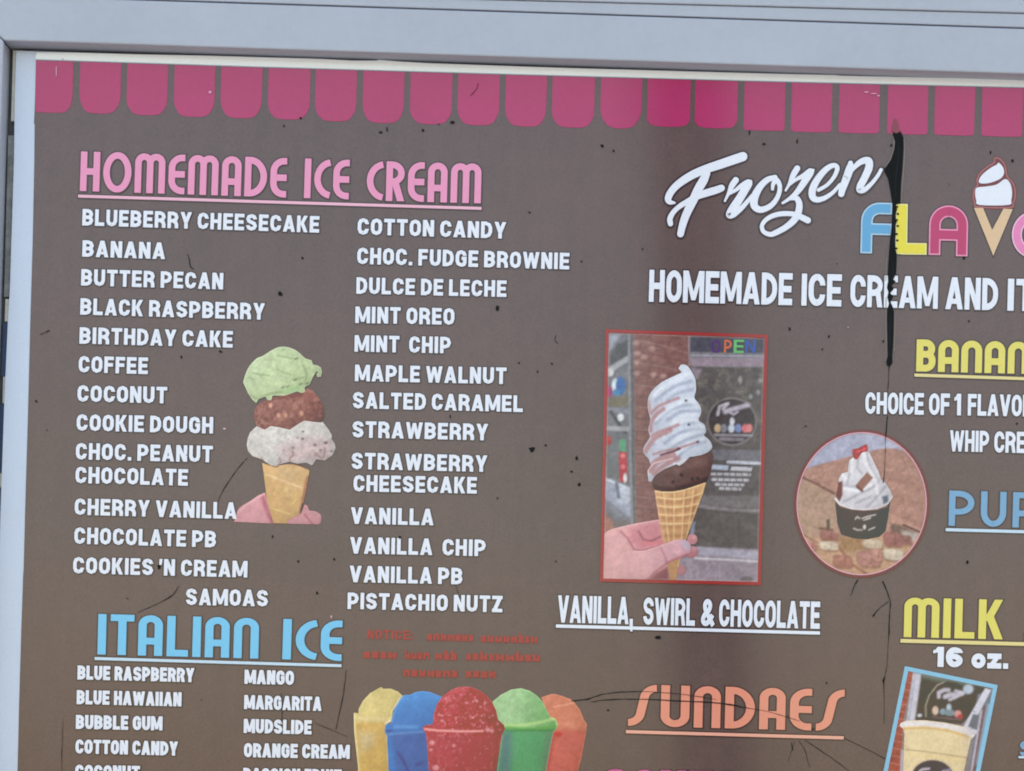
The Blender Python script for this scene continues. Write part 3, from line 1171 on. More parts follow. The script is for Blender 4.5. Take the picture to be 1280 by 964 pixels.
class Paint:
    """colours of a printed photograph, laid down point by point"""
    def __init__(s, X, Y, base):
        s.X, s.Y = X, Y
        s.c = np.tile(np.array(base, float), (len(X), 1))

    def mix(s, a, col):
        a = np.clip(a, 0, 1)[:, None]
        s.c = s.c * (1 - a) + np.array(col, float) * a

    def poly(s, pts, col, soft=1.0, a=1.0):
        d = segdist(s.X, s.Y, pts, True)
        sd = np.where(inside(s.X, s.Y, pts), d, -d)
        s.mix(a * np.clip(sd / soft + .5, 0, 1), col)

    def line(s, pts, wd, col, soft=1.0, a=1.0):
        s.mix(a * np.clip((wd / 2 - segdist(s.X, s.Y, pts)) / soft + .5, 0, 1), col)

    def ell(s, cx, cy, rx, ry, col, soft=1.0, a=1.0):
        d = (1 - np.hypot((s.X - cx) / rx, (s.Y - cy) / ry)) * min(rx, ry)
        s.mix(a * np.clip(d / soft + .5, 0, 1), col)

    def grad(s, x0, y0, x1, y1, col, a=1.0):
        dx, dy = x1 - x0, y1 - y0
        s.mix(a * np.clip(((s.X - x0) * dx + (s.Y - y0) * dy) / (dx * dx + dy * dy), 0, 1), col)

    def noise(s, sc, amt, seed=0, col=None):
        n = fbm(s.X, s.Y, sc, seed)
        if col is None:
            s.c = s.c * (1 + amt * n)[:, None]
        else:
            s.mix(np.clip(n * amt, 0, 1), col)

    def edge(s, outline, wd, col, a=.7):
        s.mix(a * np.clip(1 - segdist(s.X, s.Y, outline, True) / wd, 0, 1), col)


def picture(name, outlines, fn, layer, parent, sp=1.5, label=None, base=(128, 128, 128), sheen=None, dome=0.0):
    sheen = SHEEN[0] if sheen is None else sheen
    """flat printed shape(s), finely meshed, with the colours fn paints on it"""
    if isinstance(outlines[0][0], (int, float)):
        outlines = [outlines]
    V, F, XY = [], [], []
    for ol in outlines:
        ol = [tuple(p[:2]) for p in ol]
        dense = []
        for i in range(len(ol)):
            a, b = ol[i], ol[(i + 1) % len(ol)]
            k = max(1, int(math.hypot(b[0] - a[0], b[1] - a[1]) / sp))
            for j in range(k):
                dense.append((a[0] + (b[0] - a[0]) * j / k, a[1] + (b[1] - a[1]) * j / k))
        xs = [p[0] for p in ol]
        ys = [p[1] for p in ol]
        gx, gy = np.meshgrid(np.arange(min(xs), max(xs), sp), np.arange(min(ys), max(ys), sp))
        gx = gx.ravel() + np.tile([0.0], gx.size)
        gy = gy.ravel()
        ok = inside(gx, gy, ol) & (segdist(gx, gy, ol, True) > sp * .55)
        pts = [Vector(p) for p in dense] + [Vector((float(a), float(b))) for a, b in zip(gx[ok], gy[ok])]
        r = delaunay_2d_cdt(pts, [], [list(range(len(dense)))], 1, 1e-4)
        base_i = len(XY)
        XY += [(v[0], v[1]) for v in r[0]]
        for f in r[2]:
            F.append([base_i + q for q in f])
    A = np.array(XY)
    pt = Paint(A[:, 0], A[:, 1], base)
    fn(pt)
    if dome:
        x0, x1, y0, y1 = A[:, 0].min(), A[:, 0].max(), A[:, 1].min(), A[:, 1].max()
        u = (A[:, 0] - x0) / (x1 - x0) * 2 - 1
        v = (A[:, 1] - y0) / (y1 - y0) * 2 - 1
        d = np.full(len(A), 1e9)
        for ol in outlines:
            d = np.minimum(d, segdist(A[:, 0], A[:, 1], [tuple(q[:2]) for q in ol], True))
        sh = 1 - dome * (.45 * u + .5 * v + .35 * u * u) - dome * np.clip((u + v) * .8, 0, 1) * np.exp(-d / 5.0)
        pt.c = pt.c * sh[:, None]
    pt.noise(2.6, .11, 301)
    pt.noise(17, .08, 305)
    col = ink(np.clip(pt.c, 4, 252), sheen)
    o0 = Vector(BOARD.location)
    me = bpy.data.meshes.new(name)
    vs = []
    for x, y in XY:
        q = P(x, y, -layer * LAY) - o0
        vs.append(tuple(q))
    FF = []
    for f in F:
        (ax, ay), (bx, by), (cx, cy) = [XY[q] for q in f[:3]]
        FF.append(f[::-1] if (bx - ax) * (cy - ay) - (by - ay) * (cx - ax) > 0 else f)
    me.from_pydata(vs, [], FF)
    at = me.color_attributes.new("print", 'FLOAT_COLOR', 'POINT')
    at.data.foreach_set('color', np.concatenate([col, np.ones((len(col), 1))], 1).ravel())
    me.materials.append(MAT['pic'])
    me.update()
    o = link(name, me, parent)
    if label:
        o['label'] = label
    return o


def band(poly, wdt, mat, layer, parent, name='photo_border'):
    """border strip along the inside of a polygon"""
    inn = grow(poly, -wdt)
    mb = MB()
    n = len(poly)
    for i in range(n):
        j = (i + 1) % n
        mb.flat([poly[i], poly[j], inn[j], inn[i]], -layer * LAY)
    return mb.build(name, mat, parent)


MAT['photored'] = ink_mat("photo_red_border", (164, 86, 86), .10)
MAT['photoblue'] = ink_mat("photo_blue_border", (142, 196, 226), .06)
MAT['photoplum'] = ink_mat("photo_plum_border", (124, 44, 84), .06)


def A_(pts):
    return [(745 + u / 5.818, 405 + v / 5.818) for u, v in pts]


def B_(pts):
    return [(745 + u / 5.818, 570 + v / 5.818) for u, v in pts]


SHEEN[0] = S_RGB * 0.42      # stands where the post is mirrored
# --- 1: photograph of a dipped cone held up in front of a shop window
quad = [(757, 412), (960, 419), (951, 732), (750, 727.5)]


def ph1(p):
    X, Y = p.X, p.Y
    p.poly(A_([(90, 60), (250, 80), (250, 2000), (60, 2000)]), (112, 114, 122))
    # window on the left with reflections
    p.poly(A_([(95, 80), (180, 80), (120, 170), (95, 210)]), (150, 156, 172), 3)
    p.poly(A_([(100, 230), (160, 150), (240, 110), (240, 240), (110, 330)]), (82, 84, 88), 3)
    p.line(A_([(95, 340), (170, 290), (240, 250)]), 7, (168, 170, 176), 3)
    p.ell(*A_([(105, 355)])[0], 4, 5, (206, 208, 210), 2)
    p.ell(*A_([(140, 450)])[0], 4.5, 9, (214, 228, 240), 2)
    p.ell(*A_([(180, 450)])[0], 6, 11, (64, 110, 180), 2)
    p.ell(*A_([(150, 500)])[0], 5, 4, (70, 140, 190), 2)
    p.ell(*A_([(95, 495)])[0], 4, 7, (170, 50, 110), 2)
    p.poly(A_([(90, 540), (240, 520), (240, 600), (90, 610)]), (116, 110, 92), 3)
    p.line(A_([(90, 620), (240, 640)]), 6, (134, 138, 152), 2)
    p.line(A_([(110, 640), (160, 720), (220, 800)]), 4, (66, 68, 72), 2)
    p.ell(*A_([(180, 680)])[0], 4, 5, (216, 220, 226), 1.5)
    p.line(A_([(90, 760), (240, 765)]), 6, (170, 172, 178), 2.5)
    p.poly(A_([(90, 790), (250, 800), (250, 1200), (80, 1180)]), (108, 112, 116), 3)
    p.ell(*A_([(85, 850)])[0], 5, 6, (176, 58, 60), 2)
    p.poly(A_([(172, 840), (218, 845), (216, 930), (172, 925)]), (86, 158, 118), 2)
    p.poly(A_([(165, 930), (222, 935), (232, 1150), (172, 1150)]), (176, 54, 66), 2)
    p.ell(*A_([(195, 960)])[0], 3, 3, (220, 120, 120), 2)
    p.ell(*B_([(195, 80)])[0], 3, 3, (220, 120, 125), 2)
    p.ell(*B_([(212, 160)])[0], 2.4, 6, (226, 222, 228), 1.5)
    # pale car or kerb low on the left
    p.poly(B_([(55, 150), (160, 190), (280, 250), (280, 480), (180, 420), (55, 340)]), (156, 162, 182), 3)
    p.line(B_([(60, 165), (160, 205), (275, 262)]), 3, (206, 212, 226), 2)
    p.ell(*B_([(205, 290)])[0], 10, 12, (196, 204, 220), 4, .7)
    p.line(B_([(150, 200), (165, 300)]), 4, (96, 104, 124), 3)
    p.line(B_([(60, 330), (170, 420), (280, 500)]), 9, (122, 126, 138), 4)
    p.poly(B_([(40, 380), (140, 500), (280, 500), (280, 620), (40, 620)]), (172, 122, 106), 4)
    p.poly(B_([(130, 470), (290, 460), (290, 520), (130, 530)]), (118, 110, 112), 4)
    # dark window post
    p.poly(A_([(236, 70), (276, 70), (290, 2000), (262, 2000)]), (96, 94, 98), 2)
    p.line(A_([(240, 80), (250, 960), (268, 1600)]), 3, (140, 142, 150), 2)
    # brick pier
    br = A_([(276, 70), (680, 90), (690, 300), (700, 1800), (296, 1800)])
    p.poly(br, (126, 88, 84), 1.5)
    m_ = inside(X, Y, br)
    n1 = fbm(X, Y * 2.4, 9, 3)
    p.mix(m_ * np.clip(.5 * (n1 + .1) * 2, 0, .7), (158, 120, 112))
    for k in range(16):
        v0 = 110 + k * 82
        p.line(A_([(285, v0 + (0 if k > 5 else 6)), (480, v0 + 18 + max(0, 6 - k) * 5), (680, v0 + 36 + max(0, 6 - k) * 12)]), 1.3, (96, 70, 70) if k % 2 else (160, 132, 126), 1.5, .65)
    for (u, v) in ((290, 140), (300, 215), (410, 180), (420, 370), (295, 280), (490, 380), (295, 360), (350, 240)):
        p.ell(*A_([(u, v)])[0], 4, 3, (196, 160, 152), 3, .7)
    p.line(A_([(676, 80), (680, 300)]), 2, (150, 140, 146), 1.5)
    # right: shop window
    p.poly(A_([(684, 90), (1230, 105), (1230, 215), (684, 205)]), (74, 76, 88), 1.5)
    p.poly(A_([(684, 212), (1225, 222), (1225, 250), (690, 245)]), (122, 120, 134), 1.5)
    p.poly(A_([(684, 246), (1225, 250), (1222, 312), (700, 308)]), (148, 134, 148), 2)
    p.line(A_([(690, 230), (1225, 236)]), 2, (160, 160, 172), 1.5)
    p.poly(A_([(690, 312), (1222, 318), (1205, 1800), (560, 1800), (720, 700)]), (88, 84, 84), 2)
    dk = inside(X, Y, A_([(740, 320), (1222, 318), (1212, 860), (740, 800)]))
    p.mix(dk * np.clip(fbm(X, Y, 7, 11) * 2.2, 0, .8), (124, 120, 110))
    p.poly(A_([(690, 315), (770, 330), (740, 400), (720, 420)]), (142, 130, 142), 3)
    for (u, v) in ((1050, 410), (1125, 530), (1195, 410), (1180, 500)):
        p.ell(*A_([(u, v)])[0], 2.5, 5 if u < 1100 else 3, (176, 176, 180), 2, .7)
    # round sticker on the glass
    cx, cy = A_([(988, 712)])[0]
    p.ell(cx, cy, 31.5, 30.5, (122, 118, 118), 1.6)
    p.ell(cx, cy, 29, 28, (64, 60, 62), 1.6)
    p.line(A_([(885, 660), (900, 600), (960, 580), (925, 620)]), 4, (186, 182, 194), 2)
    p.line(A_([(940, 640), (1000, 620), (1040, 610), (1105, 590)]), 6, (176, 172, 188), 3)
    p.line(A_([(970, 640), (1000, 660), (1030, 640)]), 3, (176, 172, 188), 2)
    for (u, cc) in ((885, (206, 176, 140)), (930, (124, 128, 140)), (985, (190, 200, 220)), (1035, (120, 138, 186)), (1085, (210, 110, 120)), (1115, (212, 130, 130))):
        p.ell(*A_([(u, 760)])[0], 4.2, 5.4, cc, 2)
    p.ell(*A_([(990, 710)])[0], 3, 5, (216, 220, 230), 1.6)
    p.line(A_([(865, 808), (1130, 812)]), 3, (150, 146, 156), 1.5)
    p.line(A_([(905, 838), (1065, 842)]), 4.5, (128, 122, 130), 1.5)
    # signs low on the glass
    p.ell(*A_([(905, 945)])[0], 6, 4, (196, 70, 66), 2)
    p.poly(B_([(850, -45), (1205, -40), (1205, 40), (850, 30)]), (112, 112, 120), 2)
    p.line(B_([(960, 45), (1200, 55)]), 4, (196, 202, 216), 1.5)
    p.poly(B_([(845, 65), (965, 70), (960, 105), (838, 100)]), (176, 186, 208), 1.5)
    p.poly(B_([(985, 78), (1138, 85), (1130, 112), (975, 108)]), (200, 202, 212), 1.5)
    for v, a, b in ((132, 845, 1118), (172, 850, 1105), (207, 875, 1070), (237, 905, 1048)):
        p.line(B_([(a, v), (b, v + 6)]), 3.6, (186, 186, 194), 1.6)
        for uu in range(a + 30, b - 10, 46):
            p.line(B_([(uu, v - 14), (uu + 6, v + 20)]), 1.4, (92, 88, 90), 1.2, .8)
    p.poly(B_([(780, 290), (1190, 290), (1190, 380), (740, 370)]), (116, 112, 114), 4)
    p.line(B_([(760, 370), (1000, 395), (1190, 400)]), 4, (134, 128, 132), 3)
    p.poly(B_([(735, 400), (1110, 420), (1175, 560), (1190, 670), (720, 655)]), (92, 88, 86), 4)
    p.poly(B_([(700, 480), (725, 480), (710, 580), (680, 580)]), (142, 150, 170), 3)
    p.poly(B_([(560, 655), (1195, 680), (1195, 960), (560, 960)]), (150, 140, 152), 3)
    p.line(B_([(740, 690), (1190, 725)]), 9, (164, 162, 178), 3)
    p.line(B_([(720, 745), (950, 755), (1190, 770)]), 2.4, (206, 200, 208), 1.6)
    p.ell(*B_([(1095, 900)])[0], 8, 4, (104, 98, 102), 2)
    p.mix(np.full(len(X), .14), (122, 114, 116))
    p.noise(12, .16, 22)
    p.noise(4, .24, 21)
    p.edge(grow(quad, -4.5), 1.6, (226, 176, 180), .5)


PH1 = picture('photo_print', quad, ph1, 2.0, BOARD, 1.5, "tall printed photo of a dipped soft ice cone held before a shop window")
band(quad, 4.0, MAT['photored'], 4.6, PH1)


SKIN, SKIND = (206, 156, 160), (182, 112, 124)
palm = smooth(B_([(45, 640), (58, 580), (90, 545), (150, 524), (300, 490), (455, 464)]), False, 4) + B_([(500, 560), (520, 760), (535, 930)]) + [(752.5, 724.5)] + B_([(45, 905)])
palm = [(min(max(x, 754), 945), min(y, 724.5)) for x, y in palm]


def phand(p):
    p.grad(755, 655, 800, 725, (214, 168, 168), .8)
    p.poly(B_([(230, 530), (455, 470), (500, 640), (330, 690), (250, 640)]), (194, 130, 140), 8)
    p.line(B_([(310, 550), (345, 610), (400, 620), (470, 590)]), 2.2, (146, 88, 98), 2)
    p.line(B_([(180, 550), (230, 600), (275, 680), (330, 695), (470, 655)]), 2.4, (168, 100, 112), 2.5)
    p.line(B_([(345, 640), (420, 640), (480, 625)]), 3.5, (206, 122, 132), 3)
    p.poly(B_([(380, 915), (430, 860), (530, 800), (530, 930)]), (150, 96, 104), 4)
    p.noise(9, .10, 5)
    p.edge(palm, 1.6, (224, 182, 182), .5)


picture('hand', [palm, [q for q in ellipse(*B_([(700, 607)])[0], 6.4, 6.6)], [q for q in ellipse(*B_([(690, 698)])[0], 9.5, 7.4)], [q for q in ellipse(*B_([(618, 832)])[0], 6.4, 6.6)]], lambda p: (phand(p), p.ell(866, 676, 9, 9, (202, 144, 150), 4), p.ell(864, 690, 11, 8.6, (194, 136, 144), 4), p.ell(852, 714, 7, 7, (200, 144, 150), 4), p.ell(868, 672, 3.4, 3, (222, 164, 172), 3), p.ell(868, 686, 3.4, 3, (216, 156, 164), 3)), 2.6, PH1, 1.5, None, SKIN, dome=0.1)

cone = B_([(425, 250), (480, 258), (560, 258), (640, 243), (720, 216), (802, 184), (775, 285), (740, 375), (700, 485), (660, 595), (625, 690), (602, 800), (582, 912), (540, 912), (522, 790), (500, 670), (478, 590), (458, 470), (440, 350)])


def pcone(p):
    p.grad(815, 640, 880, 620, (206, 168, 126), .7)
    def row(v0, v1, sag):
        return smooth(B_([(425, v0), (560, (v0 + v1) / 2 + sag), (680, (v0 + v1) / 2 + sag * .6), (800, v1)]), False, 6)
    for k, (v0, v1, sg) in enumerate(((300, 262, 34), (362, 330, 28), (425, 395, 24), (490, 465, 18), (556, 530, 16))):
        p.line([(x, y + 4) for x, y in row(v0, v1, sg)], 4, (166, 120, 88), 3, .6)
    for a, b in ((470, 540), (545, 556), (640, 606), (715, 640), (770, 690)):
        p.line(B_([(a + 14, 250), (a + 14 + (b - a) * .5, 500)]), 3.2, (160, 116, 86), 2.5, .6)
    for k, (v0, v1, sg) in enumerate(((300, 262, 34), (362, 330, 28), (425, 395, 24), (490, 465, 18))):
        p.line(row(v0, v1, sg), 1.8, (232, 196, 150), 1.4, .9)
    for a, b in ((490, 530), (568, 566), (642, 622), (708, 660)):
        p.line(B_([(a, 255), (a + (b - a) * .55, 460), (b, 620)]), 1.8, (228, 192, 146), 1.4, .8)
    p.line(B_([(428, 258), (480, 266), (560, 266), (640, 250), (720, 225), (798, 195)]), 1.6, (232, 198, 154), 1.2)
    p.line(B_([(795, 200), (700, 490), (600, 800)]), 3, (222, 186, 138), 2, .8)
    p.line(B_([(432, 260), (470, 480), (525, 780)]), 2, (214, 170, 140), 2, .8)
    p.noise(5, .16, 31)


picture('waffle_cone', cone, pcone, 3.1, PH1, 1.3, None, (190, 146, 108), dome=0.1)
dip = B_([(408, 205), (425, 155), (500, 98), (590, 66), (640, 50), (715, 12), (760, -10), (840, -30), (852, 10), (838, 90), (822, 150), (802, 192), (720, 220), (640, 246), (560, 260), (480, 260), (428, 244)])


def pdip(p):
    p.grad(820, 612, 880, 572, (110, 86, 82), .6)
    p.line(B_([(560, 110), (660, 90), (780, 40)]), 8, (122, 98, 94), 6, .6)
    p.line(B_([(430, 235), (560, 245), (700, 210), (800, 170)]), 5, (80, 60, 58), 4, .8)
    for u, v in ((700, 170), (740, 165), (560, 190), (620, 140)):
        p.ell(*B_([(u, v)])[0], 2, 2, (58, 42, 42), 2)
    p.noise(7, .3, 44)


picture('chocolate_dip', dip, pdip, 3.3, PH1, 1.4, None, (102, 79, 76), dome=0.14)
swirl = smooth(A_([(600, 325), (622, 298), (662, 306), (692, 345), (722, 405), (727, 480), (716, 540), (748, 582), (766, 640), (746, 700), (788, 735), (800, 785), (786, 812), (828, 852), (845, 900), (812, 935), (768, 955)]), False, 4) + B_([(715, 5), (680, 10), (640, 52), (605, 74), (585, 62), (500, 96), (430, 140), (400, 190), (382, 185), (374, 110), (400, 70)]) + smooth(A_([(385, 985), (345, 935), (352, 890), (392, 825), (380, 770), (396, 700), (378, 620), (380, 545), (412, 485), (480, 425), (560, 385), (625, 355)]), False, 4)


def pswirl(p):
    p.grad(840, 540, 812, 540, (176, 178, 194), .7)
    G = (150, 160, 182)
    for a in (A_([(430, 560), (520, 490), (600, 445), (690, 420)]), A_([(520, 560), (600, 505), (700, 480)]), A_([(430, 730), (520, 640), (620, 600), (740, 585)]), A_([(520, 700), (620, 640), (748, 640)]),
              A_([(410, 880), (520, 780), (640, 725), (780, 720)]), A_([(500, 870), (620, 790), (790, 770)]), A_([(520, 930), (640, 850), (800, 800)]), A_([(600, 960), (700, 890), (820, 850)])):
        p.line(smooth(a, False, 5), 3.4, G, 4, .75)
    W = (224, 230, 242)
    for a in (A_([(420, 520), (520, 440), (640, 380), (690, 370)]), A_([(440, 690), (560, 600), (680, 555), (735, 600)]), A_([(440, 850), (560, 750), (700, 700), (775, 750)]), A_([(560, 960), (680, 880), (800, 830), (825, 890)]), A_([(560, 720), (660, 670), (740, 660)]), A_([(560, 860), (680, 800), (770, 780)])):
        p.line(smooth(a, False, 5), 5, W, 5, .8)
    K = (172, 128, 130)
    for a, wv in ((A_([(398, 655), (450, 605), (520, 572), (600, 540)]), 3.5), (A_([(398, 780), (402, 720), (440, 660), (490, 620)]), 5), (A_([(400, 820), (450, 790), (520, 765), (600, 735)]), 3.5),
                  (A_([(360, 930), (400, 865), (450, 820), (540, 775)]), 6), (A_([(420, 950), (480, 930), (600, 905), (740, 860)]), 3), (B_([(395, 100), (450, 40), (560, 0)]), 9), (B_([(420, 130), (500, 70), (600, 20)]), 6), (A_([(380, 560), (390, 640)]), 3)):
        p.line(smooth(a, False, 5), wv, K, 2.5, .8)
    p.line(B_([(385, 150), (380, 105), (420, 55), (560, 20)]), 1.4, (222, 196, 198), 1.2)
    p.line(B_([(640, 30), (600, 60), (570, 60)]), 3, (226, 226, 234), 2)
    for u, v in ((655, 560), (675, 735), (740, 860), (600, 910)):
        p.ell(*A_([(u, v)])[0], 1.8, 1.6, (96, 90, 108), 1.4)
    p.line(A_([(470, 955), (560, 930), (610, 910)]), 2.2, (104, 60, 66), 1.6)
    p.noise(5, .08, 51)
    p.edge(swirl, 1.2, (226, 228, 236), .35)


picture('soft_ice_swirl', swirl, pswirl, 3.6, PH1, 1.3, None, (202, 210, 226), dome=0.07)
thumb = smooth(B_([(120, 800), (170, 720), (260, 690), (340, 692), (430, 665), (520, 632), (590, 612), (648, 612), (684, 640), (690, 684), (668, 716), (618, 745), (540, 775), (480, 815), (420, 860), (376, 908), (240, 905), (130, 900)]), True, 4)
thumb = [(max(x, 755), min(y, 724.6)) for x, y in thumb]


def pthumb(p):
    p.grad(780, 700, 858, 682, (202, 158, 172), .9)
    p.poly(B_([(610, 625), (660, 622), (690, 660), (680, 690), (640, 670)]), (188, 174, 190), 4)
    p.line(B_([(470, 670), (500, 730), (520, 790)]), 1.6, (176, 116, 128), 2)
    p.line(B_([(560, 700), (600, 700), (612, 760)]), 4, (222, 172, 180), 4, .7)
    p.line(B_([(380, 905), (430, 850), (540, 770), (660, 720)]), 3.5, (184, 110, 122), 3, .8)
    p.line(B_([(270, 690), (340, 694), (470, 656), (600, 614)]), 2.4, (220, 176, 184), 2, .6)
    p.noise(9, .10, 7)


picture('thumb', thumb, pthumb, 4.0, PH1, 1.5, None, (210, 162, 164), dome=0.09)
# lit word in the photographed window
mb = MB()
for i, (u0, u1, s, cc) in enumerate(((838, 905, 'O', (108, 76, 132)), (930, 985, 'P', (206, 124, 100)), (1000, 1075, 'E', (120, 188, 128)), (1085, 1160, 'N', (92, 112, 176)))):
    a, b = A_([(u0, 212), (u1, 214)])
    MAT['sign%d' % i] = ink_mat("window_sign_ink_%s" % s.lower(), cc, .1)
    draw_text(mb, s, 'thin', a[0], a[1], b[0], b[1], 16.5, 2.9, 0, i)
mb.build('window_word', [MAT['sign%d' % i] for i in range(4)], PH1)

SHEEN[0] = S_RGB * 0.85
# --- 2: round photograph of a cup
def D_(pts):
    return [(980 + u / 4.82, 530 + v / 4.82) for u, v in pts]


circ = [(x - .023 * (y - 630), y + .02 * (x - 1077)) for x, y in ellipse(1077, 630, 85, 93, n=64)]


def ph2(p):
    p.grad(1000, 590, 1120, 550, (186, 190, 214), .8)
    hill = smooth(D_([(60, 300), (180, 255), (300, 222), (430, 188), (520, 165), (610, 148), (700, 156), (780, 190), (900, 270)]), False, 4)
    p.poly(hill + D_([(900, 1000), (60, 1000)]), (174, 136, 124), 2)
    for k in range(9):
        p.line(D_([(120 + k * 30, 330 + k * 42), (480, 250 + k * 50), (880, 330 + k * 56)]), 2.6, (158, 116, 104) if k % 2 else (190, 148, 134), 5, .5)
    p.poly(D_([(40, 310), (100, 320), (310, 425), (330, 700), (40, 700)]), (178, 150, 132), 3)
    p.line(D_([(100, 318), (200, 365), (300, 420)]), 2.6, (112, 82, 76), 2)
    p.poly(D_([(620, 530), (840, 640), (860, 700), (700, 760), (600, 700)]), (192, 150, 136), 3)
    p.poly(D_([(40, 640), (200, 690), (420, 690), (640, 660), (900, 760), (900, 960), (40, 960)]), (196, 160, 132), 6)
    p.line(D_([(720, 610), (790, 640), (850, 668)]), 2.6, (86, 64, 62), 1.6)
    p.poly(D_([(640, 600), (720, 615), (800, 660), (760, 720), (650, 680)]), (122, 100, 94), 4)
    p.poly(D_([(700, 640), (810, 660), (800, 700), (740, 720)]), (196, 192, 186), 4, .8)
    p.poly(D_([(330, 680), (470, 690), (480, 760), (350, 770)]), (160, 128, 96), 6)
    p.line(D_([(330, 740), (400, 840), (520, 920)]), 3, (150, 104, 88), 3)
    p.line(D_([(90, 650), (170, 700), (210, 720)]), 2, (140, 104, 92), 2)
    p.line(D_([(265, 585), (268, 640)]), 4, (92, 88, 78), 2)
    p.line(D_([(215, 630), (290, 640)]), 3, (122, 92, 80), 2)
    for u, v, a, b, cc in ((268, 672, 52, 28, (158, 110, 104)), (270, 735, 58, 26, (212, 198, 178)), (165, 735, 32, 22, (182, 126, 118)), (535, 725, 58, 28, (206, 190, 168)), (655, 695, 58, 44, (154, 106, 102)), (740, 700, 30, 28, (142, 102, 96)),
                           (508, 812, 72, 48, (176, 130, 122)), (660, 788, 62, 34, (206, 194, 176)), (352, 828, 60, 38, (166, 118, 106)), (560, 790, 30, 38, (190, 142, 132))):
        x0, y0 = D_([(u, v)])[0]
        A, B = a / 4.82, b / 4.82
        blob = [(x0 + A * math.copysign(abs(math.cos(t)) ** .55, math.cos(t)) + .08 * B * math.sin(t), y0 + B * math.copysign(abs(math.sin(t)) ** .6, math.sin(t)) + .10 * A * math.cos(t)) for t in [i * math.pi / 9 for i in range(18)]]
        p.poly([(x + .8, y + 2.2) for x, y in blob], (126, 92, 80), 4, .75)
        p.poly(blob, cc, 2.4)
        p.ell(x0 - 2, y0 - B * .45, A * .6, B * .3, tuple(min(250, q + 22) for q in cc), 4, .7)
        p.line([(x0 + A * .3, y0 - B * .6), (x0 + A * .25, y0 + B * .6)], 1.4, tuple(q * .82 for q in cc), 2.5, .7)
    p.mix(np.full(len(p.X), .12), (150, 130, 124))
    p.noise(4, .26, 61)
    p.edge(circ, 3.0, (250, 190, 200), .1)


PH2 = picture('photo_print', circ, ph2, 2.0, BOARD, 1.4, "round printed photo of a dark cup of whipped ice on a table", (166, 172, 198))
band(circ, 3.6, MAT['photoplum'], 3.6, PH2)
band(grow(circ, -3.4), 1.5, ink_mat("pale_rim", (226, 172, 188), .05), 3.4, PH2, 'photo_rim')
cup = D_([(308, 470), (340, 502), (410, 520), (480, 526), (560, 520), (618, 500), (640, 462), (628, 560), (612, 645), (576, 680), (500, 696), (420, 690), (345, 668), (322, 600)])


def pcup(p):
    p.grad(1044, 650, 1070, 650, (96, 84, 84), .5)
    p.grad(1090, 650, 1112, 650, (70, 58, 62), .7)
    for a in ([(430, 575), (440, 560), (455, 570)], [(470, 570), (500, 560), (550, 548)], [(480, 580), (520, 568)], [(420, 630), (440, 640), (470, 640)], [(510, 640), (545, 625)], [(485, 612), (485, 632)]):
        p.line(D_(a), 1.8, (196, 192, 188), 1.4)
    p.ell(*D_([(485, 622)])[0], 2, 3, (222, 218, 212), 1.2)
    p.noise(5, .2, 71)


picture('paper_cup', cup, pcup, 2.6, PH2, 1.3, None, (84, 70, 73), dome=0.1)
ice = D_([(302, 452), (322, 400), (330, 330), (350, 300), (384, 290), (392, 225), (430, 190), (480, 168), (512, 172), (546, 240), (582, 315), (604, 345), (640, 402), (656, 440), (626, 486), (560, 514), (480, 522), (400, 514), (336, 492)])


def pice(p):
    for a in ([(400, 230), (395, 300), (380, 360)], [(450, 200), (440, 260), (470, 300)], [(500, 180), (520, 260), (560, 330)], [(350, 370), (420, 380), (470, 360)], [(360, 470), (440, 430), (540, 380), (580, 330)], [(500, 500), (560, 440), (610, 380)], [(430, 480), (520, 440)]):
        p.line(smooth(D_(a), False, 4), 2.6, (168, 166, 178), 3, .8)
    for a in ([(480, 180), (500, 250), (550, 340), (560, 420)], [(410, 220), (405, 290)], [(360, 390), (450, 400), (520, 370)], [(350, 300), (370, 330)]):
        p.line(smooth(D_(a), False, 4), 4, (236, 234, 240), 3, .8)
    p.poly(D_([(310, 440), (318, 352), (352, 346), (352, 430), (335, 470)]), (124, 84, 80), 1.6)
    p.poly(D_([(430, 372), (500, 292), (536, 325), (470, 402)]), (152, 114, 104), 1.6)
    p.line(D_([(440, 380), (470, 405)]), 3, (112, 76, 70), 2)
    p.poly(D_([(575, 300), (605, 305), (608, 345), (590, 340)]), (142, 92, 90), 2)
    p.poly(D_([(590, 440), (625, 430), (630, 470), (600, 485)]), (106, 116, 130), 3)
    p.line(D_([(302, 452), (336, 492), (400, 514), (480, 522), (560, 514), (626, 486), (655, 440)]), 3.4, (232, 230, 236), 1.4)
    p.noise(5, .10, 81)


picture('whipped_ice', ice, pice, 3.0, PH2, 1.3, None, (212, 210, 218), dome=0.06)
picture('red_sweet', smooth(D_([(414, 155), (440, 150), (470, 135), (498, 124), (504, 164), (470, 175), (440, 216), (416, 200)]), True, 3), lambda p: (p.line(D_([(440, 170), (490, 150)]), 2, (206, 110, 116), 2), p.noise(4, .5, 91)), 3.3, PH2, 1.0, None, (170, 62, 72))


# --- 3: cut-out picture of a triple cone
def K_(pts, dv=0):
    return [(285 + u / 8.033, 425 + (v + dv) / 8.033) for u, v in pts]


tc = K_([(345, 275), (420, 290), (500, 300), (640, 280), (720, 285), (822, 335), (800, 470), (742, 765), (700, 800), (602, 850), (592, 882), (458, 878), (420, 740), (392, 640), (360, 380)], 964)


